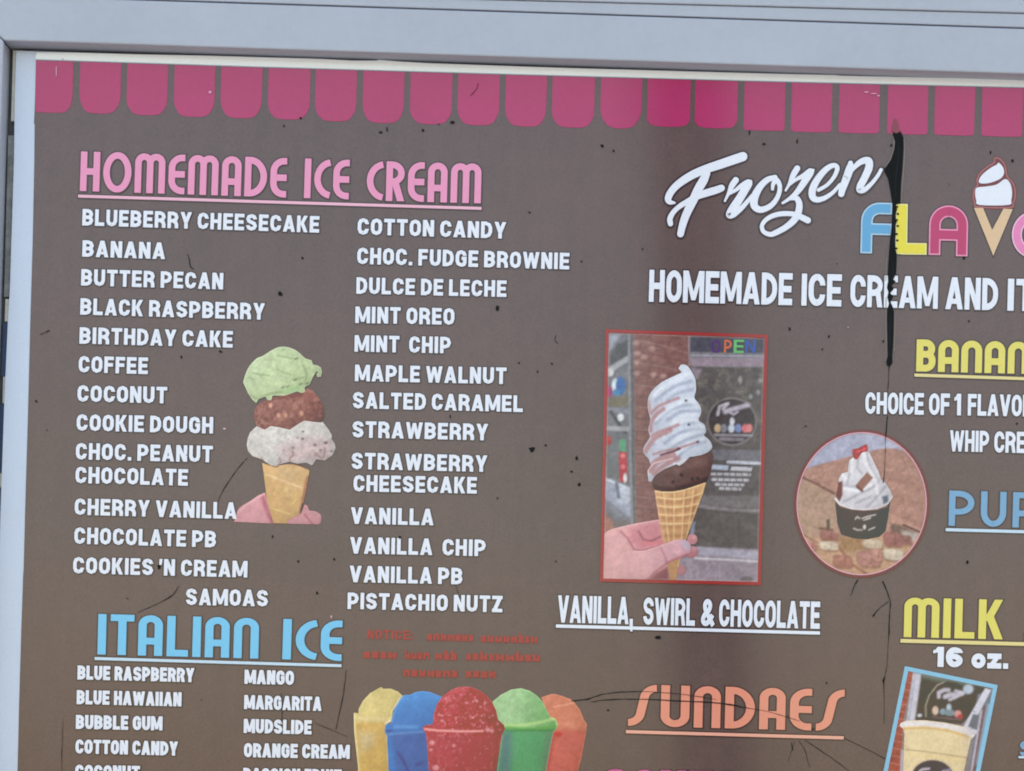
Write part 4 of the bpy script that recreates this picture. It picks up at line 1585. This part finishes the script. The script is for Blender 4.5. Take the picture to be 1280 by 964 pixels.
def ptc(p):
    p.grad(330, 620, 385, 600, (214, 182, 140), .6)
    p.line(K_([(385, 385), (520, 440), (740, 520)], 964), 1.6, (232, 206, 168), 1.6)
    p.line(K_([(430, 725), (520, 755), (620, 785)], 964), 1.4, (228, 204, 140), 1.6)
    p.poly(K_([(480, 330), (680, 340), (690, 450), (520, 430)], 964), (202, 172, 132), 8)
    p.line(K_([(690, 580), (680, 640), (640, 700)], 964), 3, (228, 200, 120), 2.5, .7)
    p.line(K_([(800, 420), (765, 600), (735, 770)], 964), 4, (176, 116, 96), 3, .8)
    p.line(K_([(755, 690), (738, 765)], 964), 3, (88, 50, 50), 1.5)
    p.ell(*K_([(590, 540)], 964)[0], 3, 3, (228, 200, 150), 3)
    p.line(K_([(330, 235), (400, 275), (490, 300), (530, 265), (640, 270), (720, 290), (825, 330)], 964), 3.6, (98, 62, 58), 1.8)
    p.noise(6, .14, 15)


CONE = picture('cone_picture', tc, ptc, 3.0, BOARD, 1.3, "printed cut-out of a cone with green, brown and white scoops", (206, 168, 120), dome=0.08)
h1 = smooth(K_([(62, 862), (92, 765), (130, 712), (230, 652), (300, 602), (372, 570)], 964), False, 4) + K_([(395, 650), (425, 750), (470, 882), (300, 875)], 964)
h2 = K_([(585, 882), (605, 845), (735, 778)], 964) + smooth(K_([(770, 690), (800, 705), (820, 750), (880, 758), (935, 800), (932, 868), (908, 890)], 964), False, 4)


def ph3(p):
    p.line(K_([(350, 610), (390, 740), (450, 870)], 964), 5, (172, 102, 116), 4, .8)
    p.line(K_([(770, 790), (820, 850), (850, 885)], 964), 2.2, (172, 106, 118), 2, .8)
    p.line(K_([(100, 770), (230, 660), (370, 580)], 964), 2, (226, 180, 186), 2, .7)
    p.line(K_([(820, 760), (880, 765), (930, 805)], 964), 2, (226, 178, 184), 2, .7)
    p.noise(7, .10, 17)


picture('hand', [h1, h2], ph3, 2.4, CONE, 1.4, None, (210, 156, 164), dome=0.07)
s3 = K_([(190, 1060), (200, 990), (225, 930), (290, 868), (370, 905), (430, 868), (520, 880), (620, 905), (700, 850), (770, 812), (860, 825), (950, 825), (1010, 900), (1045, 960), (1040, 1000), (1072, 1040), (1082, 1090), (1050, 1160), (975, 1212), (890, 1200), (845, 1262), (790, 1235), (700, 1245), (620, 1225), (520, 1250), (490, 1272), (430, 1258), (345, 1205), (260, 1180), (205, 1120)])


def ps3(p):
    p.poly(K_([(500, 1080), (800, 960), (1060, 1010), (1040, 1180), (850, 1230), (560, 1240)]), (204, 182, 184), 14, .8)
    p.noise(7, .22, 19)
    p.noise(3, .20, 23)
    for u, v, rr in ((755, 922, 2.2), (752, 995, 2.4), (875, 1058, 2.6), (655, 1086, 1.6), (985, 1036, 3), (1040, 1120, 1.8), (700, 985, 1.2), (560, 1110, 1.2), (930, 1110, 1.6)):
        p.ell(*K_([(u, v)])[0], rr * .75, rr * .6, (112, 86, 88), 1.8, .8)
    for a in ([(650, 1120), (660, 1160), (620, 1190)], [(520, 1190), (530, 1230), (500, 1270)], [(880, 1140), (940, 1190)], [(980, 1090), (960, 1180)], [(340, 1180), (360, 1220)], [(620, 1215), (640, 1235)]):
        p.line(K_(a), 2, (158, 120, 118), 2, .7)
    p.edge(s3, 1.6, (228, 220, 216), .5)
    p.line(K_([(260, 1180), (345, 1210), (360, 1230)]), 1.6, (112, 78, 70), 1.4)


picture('white_scoop', s3, ps3, 3.4, CONE, 1.2, None, (206, 203, 200), dome=0.09)
s2 = K_([(268, 700), (320, 640), (400, 600), (560, 560), (740, 525), (800, 492), (850, 510), (920, 590), (955, 660), (968, 760), (942, 832), (860, 826), (770, 812), (700, 852), (620, 905), (560, 882), (430, 868), (370, 905), (290, 866), (262, 780)])


def ps2(p):
    p.grad(350, 510, 405, 500, (152, 98, 88), .8)
    n = fbm(p.X, p.Y, 5, 29)
    p.mix(np.clip(n * 3.0, 0, .6), (190, 142, 130))
    n = fbm(p.X + 40, p.Y, 4, 37)
    p.mix(np.clip(n * 2.4, 0, .55), (112, 78, 73))
    p.line(K_([(300, 620), (430, 600), (600, 570), (760, 530)]), 4, (112, 74, 66), 3, .7)
    p.edge(s2, 2, (168, 112, 104), .4)
    for u, v in ((510, 760), (580, 760), (430, 660), (740, 740)):
        p.ell(*K_([(u, v)])[0], 2.4, 3, (212, 160, 140), 2)


picture('brown_scoop', s2, ps2, 3.7, CONE, 1.1, None, (152, 108, 100), dome=0.14)
s1 = smooth(K_([(155, 430), (172, 365), (215, 270), (290, 190), (350, 165), (440, 108), (520, 74), (600, 76), (690, 112), (780, 190)]), False, 4) + K_([(840, 208), (856, 250), (900, 260), (935, 280), (946, 325), (935, 372), (902, 378), (890, 350), (908, 318), (885, 322), (850, 385), (822, 450), (772, 475), (776, 528), (740, 536), (700, 520), (570, 562), (450, 562), (436, 608), (398, 606), (380, 572), (310, 596), (286, 636), (245, 600), (205, 540), (178, 480)])


def ps1(p):
    p.grad(320, 450, 370, 490, (188, 204, 158), .7)
    p.noise(8, .16, 41)
    p.noise(3, .12, 43)
    DG = (150, 170, 124)
    for a, wv in (([(255, 335), (320, 350), (420, 360)], 2), ([(500, 300), (560, 330), (630, 350)], 2), ([(500, 160), (600, 180), (700, 195)], 2), ([(210, 380), (260, 400)], 2), ([(660, 400), (760, 380)], 2.4), ([(230, 560), (300, 590), (420, 545), (540, 525)], 2.6), ([(760, 260), (790, 340), (780, 420)], 2.6), ([(540, 110), (560, 100)], 2.2)):
        p.line(smooth(K_(a), False, 4), wv, DG, 2, .75)
    for u, v in ((555, 480), (605, 470), (735, 445), (680, 405), (690, 190), (800, 440)):
        p.line([(K_([(u, v)])[0][0] - 1.6, K_([(u, v)])[0][1] + .8), (K_([(u, v)])[0][0] + 1.2, K_([(u, v)])[0][1] - .6)], 1.5, (96, 110, 84), 1.8, .8)
    p.poly(K_([(560, 500), (700, 450), (740, 500), (580, 560)]), (172, 206, 150), 4, .7)
    p.edge(s1, 1.8, (220, 232, 200), .6)


picture('green_scoop', s1, ps1, 4.0, CONE, 1.1, None, (192, 208, 170), dome=0.08)

# --- 4: row of five ice cups
def G_(pts):
    return [(435 + u / 8, 845 + v / 8) for u, v in pts]


def H_(pts):
    return [(585 + u / 8, 845 + v / 8) for u, v in pts]


yc = G_([(58, 372), (75, 368), (105, 378), (108, 330), (150, 250), (220, 175), (290, 135), (335, 112), (352, 130), (430, 128), (500, 158), (548, 200), (500, 270), (450, 350), (432, 460), (388, 480), (400, 800), (418, 1320), (118, 1320), (100, 900), (62, 560)])


def pyc(p):
    p.poly(G_([(55, 460), (440, 460), (440, 1330), (55, 1330)]), (204, 172, 112), 8)
    p.poly(G_([(110, 560), (270, 580), (250, 700), (120, 760)]), (196, 182, 152), 12, .7)
    p.poly(G_([(100, 410), (370, 415), (370, 450), (100, 450)]), (216, 198, 150), 4)
    p.line(G_([(520, 220), (470, 320), (435, 440), (380, 470)]), 2, (232, 226, 206), 1.6)
    p.line(G_([(385, 480), (400, 800), (415, 1320)]), 1.4, (226, 206, 160), 1.4)
    p.line(G_([(66, 380), (70, 520), (105, 900), (120, 1320)]), 2.2, (228, 212, 160), 1.6)
    p.noise(8, .12, 47)
    p.noise(3, .08, 53)
    p.edge(yc, 1.4, (228, 216, 170), .4)


picture('cup_picture', yc, pyc, 2.2, BOARD, 1.5, "printed yellow ice in a cup, left end of the row of five", (208, 192, 136), dome=0.08)
bc = G_([(368, 560), (372, 500), (392, 480), (432, 478), (446, 400), (470, 320), (530, 222), (560, 192), (620, 190), (680, 162), (750, 152), (830, 164), (900, 194), (960, 215), (900, 480), (800, 520), (840, 1320), (432, 1320), (408, 952), (390, 600)])


def pbc(p):
    p.grad(520, 870, 520, 920, (74, 114, 178), .8)
    p.poly(G_([(380, 590), (770, 560), (820, 1330), (420, 1330)]), (82, 112, 172), 8)
    p.line(G_([(470, 510), (690, 510)]), 4, (98, 150, 206), 3)
    p.line(G_([(385, 590), (500, 575), (760, 560)]), 2, (112, 156, 206), 2, .7)
    p.line(G_([(390, 550), (440, 550)]), 2.5, (50, 90, 150), 2)
    p.line(G_([(500, 760), (560, 860), (600, 950)]), 3, (62, 90, 146), 3)
    p.line(G_([(680, 890), (740, 870)]), 3, (60, 90, 150), 3)
    p.poly(G_([(395, 600), (440, 640), (480, 950), (430, 1320), (410, 952)]), (76, 130, 196), 6)
    p.line(G_([(540, 215), (470, 330), (440, 460)]), 2, (112, 168, 220), 2, .7)
    p.noise(8, .10, 57)
    p.edge(bc, 1.2, (130, 182, 226), .4)


picture('cup_picture', bc, pbc, 2.7, BOARD, 1.5, "printed blue ice in a cup between the yellow and red cups", (86, 142, 204), dome=0.09)
gc = H_([(245, 260), (330, 190), (430, 138), (530, 124), (620, 150), (690, 198), (740, 250), (782, 330), (822, 412), (868, 420), (902, 482), (885, 530), (855, 560), (790, 900), (740, 1320), (220, 1320), (290, 952), (340, 580), (365, 510), (290, 440), (270, 340)])


def pgc(p):
    p.grad(640, 880, 690, 890, (112, 172, 112), .8)
    p.noise(6, .16, 59)
    p.poly(H_([(330, 535), (870, 535), (800, 900), (740, 1330), (200, 1330)]), (92, 158, 116), 6)
    p.poly(H_([(340, 560), (430, 560), (440, 700), (400, 1330), (240, 1330), (300, 950)]), (92, 128, 132), 10, .9)
    p.poly(H_([(790, 580), (860, 560), (800, 900), (740, 1330), (680, 1330)]), (112, 138, 122), 10, .8)
    p.line(H_([(380, 490), (520, 500), (700, 470), (860, 430)]), 3.6, (176, 212, 146), 3)
    p.line(H_([(380, 520), (640, 530), (870, 510)]), 3, (104, 170, 96), 3)
    p.line(H_([(830, 420), (880, 440), (895, 500)]), 1.8, (210, 220, 150), 1.5)
    p.line(H_([(380, 545), (860, 545)]), 2.4, (78, 138, 92), 2.5)
    p.edge(gc, 1.4, (196, 222, 172), .45)


def oc_poly():
    return H_([(735, 215), (840, 180), (880, 184), (950, 204), (1030, 235), (1066, 268), (1120, 340), (1160, 440), (1190, 482), (1182, 560), (1140, 800), (1100, 952), (1030, 1320), (700, 1320), (770, 900), (840, 540), (870, 480), (800, 410)])


oc = oc_poly()


def poc(p):
    p.poly(H_([(700, 545), (1200, 535), (1180, 560), (1040, 1330), (690, 1330)]), (192, 108, 102), 6)
    p.line(H_([(860, 310), (950, 295), (1060, 268)]), 1.6, (222, 164, 142), 2)
    p.poly(H_([(960, 500), (1000, 450), (1050, 460), (1060, 520)]), (216, 148, 128), 5, .7)
    p.ell(*H_([(900, 585)])[0], 4.5, 3, (186, 62, 66), 3)
    p.line(H_([(850, 620), (800, 900), (760, 1200)]), 5, (182, 84, 90), 5, .7)
    p.noise(5, .14, 67)
    p.edge(oc, 1.4, (226, 162, 142), .4)


picture('cup_picture', oc, poc, 2.2, BOARD, 1.5, "printed orange ice in a cup, right end of the row of five", (200, 130, 110), dome=0.08)
picture('cup_picture', gc, pgc, 2.7, BOARD, 1.5, "printed green ice in a cup between the red and orange cups", (158, 194, 150), dome=0.08)
rc = G_([(745, 524), (770, 496), (850, 482), (856, 390), (890, 285), (950, 202), (1040, 137), (1130, 108), (1230, 110), (1320, 148), (1390, 198), (1442, 260), (1480, 340), (1502, 440), (1560, 490), (1572, 530), (1542, 590), (1500, 820), (1480, 952), (1430, 1320), (842, 1320), (810, 952), (782, 580)])


def prc(p):
    p.noise(6, .22, 71)
    n = fbm(p.X, p.Y, 4.5, 73)
    p.mix(np.clip(n * 2.0, 0, .5), (208, 124, 132))
    n = fbm(p.X + 31, p.Y + 7, 4, 77)
    p.mix(np.clip(n * 1.8, 0, .45), (136, 56, 66))
    p.grad(585, 860, 640, 900, (146, 62, 74), .5)
    p.line(G_([(960, 240), (1060, 160), (1180, 130)]), 6, (196, 104, 112), 6, .6)
    n = fbm(p.X * 1.0, p.Y, 3.0, 79)
    p.mix(np.clip(n * 4.2 - .55, 0, .75), (230, 168, 174))
    p.poly(G_([(780, 585), (1540, 590), (1480, 952), (1430, 1330), (840, 1330)]), (178, 92, 102), 6, .55)
    p.line(G_([(770, 532), (900, 548), (1180, 556), (1350, 552)]), 3, (236, 158, 160), 1.8)
    for u, v, rr in ((1285, 250, 2.6), (1325, 310, 2.4), (1400, 540, 5), (1440, 550, 4), (940, 450, 3), (1185, 270, 2.6), (1130, 190, 1.8), (1350, 470, 2), (840, 670, 5), (880, 920, 6), (1060, 700, 3), (830, 740, 3), (1250, 420, 2)):
        p.ell(*G_([(u, v)])[0], rr * .7, rr * .55, (232, 176, 180), 2.4, .7)
    p.line(G_([(1540, 590), (1480, 952), (1430, 1320)]), 2.4, (206, 118, 124), 2.5, .7)
    p.edge(rc, 1.2, (214, 136, 142), .4)


picture('cup_picture', rc, prc, 3.3, BOARD, 1.2, "printed red ice in a cup, middle and largest of the five", (168, 70, 82), dome=0.12)


# --- 5: tilted photograph of a shake
def J_(pts):
    return [(1095 + u / 6.94, 825 + v / 6.94) for u, v in pts]


mq = J_([(250, 55), (1055, 220), (730, 1815), (-75, 1650)])


def ph5(p):
    X, Y = p.X, p.Y
    br = J_([(280, 100), (325, 110), (235, 530), (215, 964), (160, 1600), (-40, 1600), (100, 960)])
    p.poly(br, (160, 92, 84), 1.5)
    for k in range(22):
        v = 110 + k * 66
        p.line(J_([(60, v - 20), (330, v + 30)]), 1.2, (192, 146, 136), 1.2, .6)
        p.ell(*J_([(250 - (v - 100) * .2, v + 30)])[0], 5, 2.4, (132, 66, 62) if k % 2 else (186, 110, 92), 3, .7)
    p.poly(J_([(322, 108), (392, 122), (330, 540), (265, 530)]), (198, 198, 212), 1.6)
    p.line(J_([(340, 115), (285, 520)]), 2, (172, 174, 192), 2)
    p.poly(J_([(395, 140), (1000, 250), (960, 330), (740, 560), (345, 520)]), (84, 78, 76), 1.6)
    p.noise(6, .18, 81)
    p.poly(J_([(390, 120), (820, 205), (860, 250), (700, 215), (480, 180), (400, 160)]), (112, 128, 120), 5, .8)
    p.line(J_([(432, 490), (430, 400), (460, 310), (530, 220), (600, 190)]), 1.8, (156, 152, 140), 1.4)
    p.line(J_([(600, 200), (680, 205), (740, 230)]), 2.4, (62, 56, 58), 2)
    for a, wv in (([(545, 320), (545, 285), (590, 262), (630, 262)], 5), ([(600, 320), (650, 300), (700, 310), (750, 290)], 6), ([(640, 345), (690, 325)], 4), ([(690, 270), (730, 280)], 4)):
        p.line(J_(a), wv, (196, 192, 208), 2.5, .95)
    p.ell(*J_([(800, 255)])[0], 6.5, 6, (192, 208, 226), 3, .9)
    p.ell(*J_([(515, 440)])[0], 4, 5.6, (214, 190, 174), 2)
    p.ell(*J_([(580, 450)])[0], 4, 4, (138, 160, 176), 2)
    p.ell(*J_([(632, 415)])[0], 3.2, 5, (176, 194, 204), 2)
    p.ell(*J_([(640, 460)])[0], 7, 4, (128, 146, 154), 2)
    p.ell(*J_([(710, 470)])[0], 4.4, 4.6, (214, 152, 152), 2)
    p.ell(*J_([(730, 495)])[0], 3.4, 3, (176, 74, 80), 2)
    p.line(J_([(490, 495), (740, 520)]), 2, (122, 104, 112), 1.6)
    p.ell(*J_([(378, 482)])[0], 3, 2, (206, 210, 222), 1.4)
    # struts at the right
    p.poly(J_([(880, 300), (1005, 250), (980, 500), (870, 1600), (720, 1600), (840, 700)]), (122, 128, 142), 2)
    p.poly(J_([(945, 245), (1000, 258), (800, 640), (740, 612)]), (206, 208, 222), 1.6)
    p.poly(J_([(840, 470), (890, 480), (870, 600), (800, 580)]), (112, 120, 130), 2)
    p.poly(J_([(740, 580), (880, 610), (875, 645), (745, 620)]), (202, 202, 216), 1.6)
    p.poly(J_([(905, 430), (930, 440), (830, 1000), (760, 1500), (740, 1480)]), (182, 174, 188), 1.6)
    p.line(J_([(940, 400), (860, 900), (780, 1400)]), 2.6, (122, 96, 100), 1.8)
    p.line(J_([(985, 400), (890, 900)]), 6, (168, 200, 224), 4, .7)
    p.poly(J_([(215, 780), (245, 780), (235, 1600), (180, 1600)]), (178, 172, 184), 2)
    p.noise(4, .08, 83)


PH5 = picture('photo_print', mq, ph5, 2.0, BOARD, 1.5, "tilted printed photo of a tall cream coloured shake with a blue border", (142, 134, 136))
band(mq, 5.2, MAT['photoblue'], 3.2, PH5)
shake = J_([(205, 562), (220, 545), (265, 527), (420, 524), (600, 545), (760, 580), (862, 648), (850, 668), (822, 692), (790, 830), (762, 964), (650, 1700), (205, 1620), (235, 964), (246, 640), (236, 600), (210, 580)])


def psh(p):
    p.grad(1200, 880, 1218, 880, (206, 190, 176), .8)
    p.grad(1140, 900, 1125, 900, (206, 186, 160), .6)
    p.line(J_([(215, 562), (270, 552), (420, 552), (600, 572), (740, 605), (840, 655)]), 6, (222, 216, 220), 2.5)
    p.line(J_([(240, 600), (420, 590), (620, 612), (800, 668)]), 2, (206, 168, 112), 2.5, .9)
    p.line(J_([(250, 778), (420, 795), (600, 820), (790, 850)]), 1.4, (182, 160, 130), 1.6)
    p.line(J_([(250, 860), (300, 820), (600, 850), (780, 890)]), 3, (226, 206, 152), 4, .6)
    p.ell(*J_([(492, 1010)])[0], 27, 21.5, (214, 196, 170), 2.5)
    p.ell(*J_([(490, 1012)])[0], 25.6, 20.4, (82, 76, 88), 1.6)
    p.line(J_([(370, 975), (400, 950), (460, 945)]), 3, (190, 184, 190), 2)
    p.line(J_([(580, 965), (640, 955)]), 3, (150, 150, 170), 2)
    p.noise(9, .07, 87)


picture('shake_cup', shake, psh, 2.7, PH5, 1.4, None, (224, 206, 168), dome=0.06)

# ------------------------------------------------------------------ tears, cracks, specks
mb = MB()
tear = [(1117, 163), (1120, 166), (1125, 164), (1129, 172), (1129.4, 185), (1128, 210), (1126.2, 230), (1125.4, 255), (1119.4, 256.5), (1121.4, 262), (1118.8, 270), (1121, 278), (1118.6, 284), (1119.8, 291), (1118.2, 300), (1119.2, 312), (1121, 318), (1120.6, 332), (1120, 343), (1118.4, 345.8),
        (1116.6, 350), (1119.6, 352.5), (1114.4, 357), (1117, 362), (1112.6, 367), (1116.4, 371), (1113, 378), (1116.6, 386), (1117.4, 392), (1117, 410), (1116.4, 430), (1115.2, 446), (1115.6, 454), (1112, 459), (1108.4, 457), (1107.8, 452), (1109.6, 446), (1109.2, 425), (1108.8, 400), (1109, 387), (1111.2, 380),
        (1109, 372), (1110.4, 366), (1108.6, 360), (1110, 352), (1109.6, 345), (1110.2, 330), (1112, 305), (1114.6, 280), (1115.6, 257), (1113, 240), (1110, 224), (1104.4, 212.5), (1108.4, 208.4), (1113.5, 200), (1117.4, 188), (1118.6, 178), (1115.8, 170)]
mb.flat(tear, -4.6 * LAY)
tr = mb.build('tear', MAT['black'], BOARD, "long black vertical tear through the lettering")
mb = MB()
mb.flat([(1117.2, 149.4), (1120.6, 150), (1122.4, 156), (1124.6, 165.5), (1120, 167.5), (1114, 164.4), (1115.4, 157)], -4.8 * LAY)
mb.build('torn_tip', MAT['deeppink'], tr)

for nx, ny in ((1121.5, 259), (1122.5, 268), (1121, 275.5), (1122.4, 283), (1121, 293), (1121.8, 301), (1120.6, 311)):
    mb = MB()
    mb.flat([(nx - 1.6, ny - 1.2), (nx + .8, ny - .9), (nx + 1.5, ny + .5), (nx - .2, ny + 1.5), (nx - 1.8, ny + .9)], -4.65 * LAY)
    mb.build('nick', MAT['black'], tr)
MAT['lip'] = ink_mat("lifted_lip_highlight", (134, 126, 122), 0.10)  # lifted tear edge, its highlight put into the pale colour
for lip in ([(1115.4, 170, .6), (1117.6, 178, 1.6), (1116.6, 189, 1.5), (1112.6, 200, 1.2), (1106.5, 209, .8)], [(1130.2, 172, .5), (1130.8, 186, 1.3), (1129.4, 212, 1.4), (1127.6, 234, 1.1), (1126.4, 254, .6)],
            [(1107.6, 372, .5), (1107.2, 400, 1.0), (1107.6, 430, .9), (1106.6, 452, .5)], [(1118.6, 392, .5), (1118.4, 412, .9), (1117.6, 440, .8)], [(1108.2, 322, .5), (1107.6, 338, 1.0), (1107.2, 352, .5)]):
    sm = smooth(lip, False, 4)
    mb = MB()
    for qd in ribbon([(p[0], p[1]) for p in sm], [p[2] for p in sm]):
        mb.flat(qd, -4.4 * LAY)
    mb.build('torn_lip', MAT['lip'], tr)
MAT['fold'] = ink_mat("tear_fold", (74, 78, 92), 0.2, 0.4, 0.2)
for fold in ([(1123, 176, .5), (1122.6, 200, 1.3), (1119.4, 226, 1.0), (1119.8, 250, .5)], [(1114.4, 326, .4), (1116.4, 340, 1.2), (1113.4, 352, .5)], [(1112.8, 392, .4), (1112, 420, 1.3), (1112.6, 446, .5)], [(1118, 262, .4), (1117, 290, .9), (1115, 312, .4)]):
    sm = smooth(fold, False, 4)
    mb = MB()
    for qd in ribbon([(p[0], p[1]) for p in sm], [p[2] for p in sm]):
        mb.flat(qd, -4.75 * LAY)
    mb.build('fold', MAT['fold'], tr)

cracks = [
    [(1111.5, 459, 2.0), (1110.6, 475, 1.3), (1109.6, 492, 1.0)],
    [(1109.4, 520, 1.6), (1108, 535, 2.6), (1107, 548, 1.2), (1106, 575, .8), (1105, 598, 1.4), (1104, 604, 2.6)],
    [(1072, 725, 2.6), (1068, 733, 1.8), (1063.4, 745, .8)],
    [(1103, 727, 2.6), (1107, 735, 3.0), (1110.6, 745, 1.6), (1112.8, 754, 2.4), (1112, 766, 1.2), (1111.4, 778, 2.6), (1111, 795, 1.8), (1110, 806, .8), (1108.6, 832, 1.0), (1106, 845, 1.4), (1104.4, 851, 4.4), (1104.6, 856, 1.6), (1105.2, 870, 1.0), (1105, 905, .7)],
    [(1111, 752, 1.2), (1104, 757, 1.0), (1097, 763, 1.2), (1091, 771, 3.0)],
    [(714, 877, 1.4), (735, 874, 2.2), (752, 868.5, 1.2), (776, 865.4, 1.3), (810, 865, 1.0), (850, 868, 1.2), (880, 872, 1.2), (895, 875, .7)],
    [(738, 878, 1.0), (760, 875, 1.3), (800, 874.4, 1.8), (850, 876.6, 1.8), (895, 879, 1.6), (918, 882, 2.6), (932, 885, 1.2), (960, 890, .7), (985, 897, 1.2), (1000, 902, .6)],
    [(1006, 925, 1.2), (1022, 936, 1.1), (1040, 948, 1.2), (1064, 966, 1.2)],
    [(1055, 923, 1.0), (1080, 935, 1.1), (1107, 949, .9)],
    [(998, 926, .8), (1006, 938, 1.0), (1012, 960, .8)],
    [(989, 928, 1.6), (991, 938, 1.8)], [(993, 927, .8), (991, 934, .8), (985, 952, .6)],
    [(309, 573, .9), (296, 588, 1.0), (280, 612, 1.2), (272, 628, .7)],
    [(433, 838, .9), (431, 856, 1.2), (427, 880, 1.2), (420, 912, 1.0)],
    [(394, 904, .6), (415, 913, .9), (434, 921, .8)],
    [(224, 733, .7), (216, 744, 1.5), (205, 751, 1.0), (186, 760, .8), (172, 766, .7)],
    [(235, 318, .9), (237, 326, 1.6), (238.5, 334, 1.6), (243, 337, .8)],
    [(50, 419, .7), (62, 413.5, 1.6)],
    [(598, 105, .9), (595, 113, 1.2), (588, 121, .8)],
    [(352, 866, .6), (353, 890, .9), (352, 905, .6)],
    [(79, 900, .6), (78, 930, .8), (77, 964, .6)],
    [(570, 732, .7), (573, 742, 1.2)],
    [(695, 419, .7), (694, 426, 1.2), (698, 430, .8)],
]
for ck in cracks:
    sm = smooth(ck, False, 4)
    sm = [(p[0] + random.uniform(-.25, .25), p[1] + random.uniform(-.25, .25), max(.3, p[2] * random.uniform(.4, .9))) for p in sm]
    mb = MB()
    for qd in ribbon([(p[0], p[1]) for p in sm], [p[2] for p in sm]):
        mb.flat(qd, -4.9 * LAY)
    mb.build('crack', MAT['crack' if max(p[2] for p in ck) > 2.4 and ck[0][1] < 800 else 'speck'], BOARD)

mb = MB()
sp = [(566, 153.4, 4.4, 2.2), (476, 166, 3, 1.5), (484, 162, 1.2, 4), (529, 163.5, 2.2, 2.2), (549, 156, 2, 1), (355, 158, 1.4, 2.4), (376, 148, 2, 2), (752.5, 183, 2.8, 2.6), (767, 189, 2, 1.8), (996.5, 177, 1.6, 4), (1114, 182, 1.8, 2), (1114, 182, 2, 2), (937, 166, 1.4, 4),
      (955, 180.5, 3, 1.6), (1238, 191, 1.6, 2.4), (1265.5, 201.5, 2.2, 2), (662, 266, 2.2, 1.6), (803, 312, 1.6, 1.6), (727, 327.5, 1.6, 1.4), (350, 368, 4, 3.6), (378, 323, 1.8, 2.4), (622, 386, 3.4, 4.4), (1205, 323, 2.6, 2.6), (987, 412, 2.2, 2.8), (1036, 421, 1.8, 2.2), (1211, 402, 2, 1.6),
      (1104, 427, 1.8, 2), (1028, 437, 1.6, 1.6), (45.5, 502, 1.8, 1.8), (59, 538, 1.2, 1.2), (714, 590, 1.6, 1.6), (665, 562, 5, 4), (682, 557, 2, 2), (721, 573, 2.4, 3.4), (724, 606, 2.4, 3), (715, 589.5, 1.4, 1.4), (396.5, 741.5, 2, 2.4), (418, 699.5, 1.8, 2), (373, 702, 1.6, 2), (341, 671, 1.4, 2.4),
      (760, 888, 2.4, 1.8), (276, 440, 3, 1.8), (227, 447, 1.2, 3.2), (823, 797, 5, 3), (1033, 854, 1.4, 2), (1016, 912, 1.8, 2), (690, 455, 1.6, 1.6), (649, 454, 1.8, 1.8), (672, 465, 1.4, 1.6), (1271, 530, 1.8, 1.4), (1007, 533, 1.6, 1.6), (199, 709, 2.6, 4), (500, 672, 2, 3), (622, 623, 1.4, 1.6), (563, 521, 1.2, 3.4), (695, 702, 1.6, 1.4), (1209, 703, 2, 3)]
for k in range(12):
    sp.append((random.uniform(60, 1270), random.uniform(180, 955), random.uniform(.6, 1.3), random.uniform(.6, 1.5)))
for k, (x, y, a, b) in enumerate(sp):
    n = 9
    pts = []
    for i in range(n):
        r = random.uniform(.5, .95)
        pts.append((x + a * r * math.cos(i * 2 * math.pi / n), y + b * r * math.sin(i * 2 * math.pi / n)))
    mb = MB()
    mb.flat(pts, -(5.2 + .02 * (k % 5)) * LAY)
    mb.build('dirt_speck', MAT['speck' if k % 4 else 'crack'], BOARD)
MAT['chip'] = ink_mat("chipped_print", (214, 176, 196), .05)
for x, y, a, b in ((263, 116, 1.8, 1.6), (1098, 120.5, 1.8, 1), (1092, 118, 4, .7), (1083, 116, 3, .8), (281, 536.5, 2, 1.2), (79, 74.8, 1, 1), (414.5, 771.5, 1, 2), (71, 90, .6, 7), (1060, 410, .8, .8)):
    mb = MB()
    mb.flat([(x + a * math.cos(t), y + b * math.sin(t)) for t in [i * math.pi / 4 for i in range(8)]], -5.4 * LAY)
    mb.build('paint_chip', MAT['chip'], BOARD)
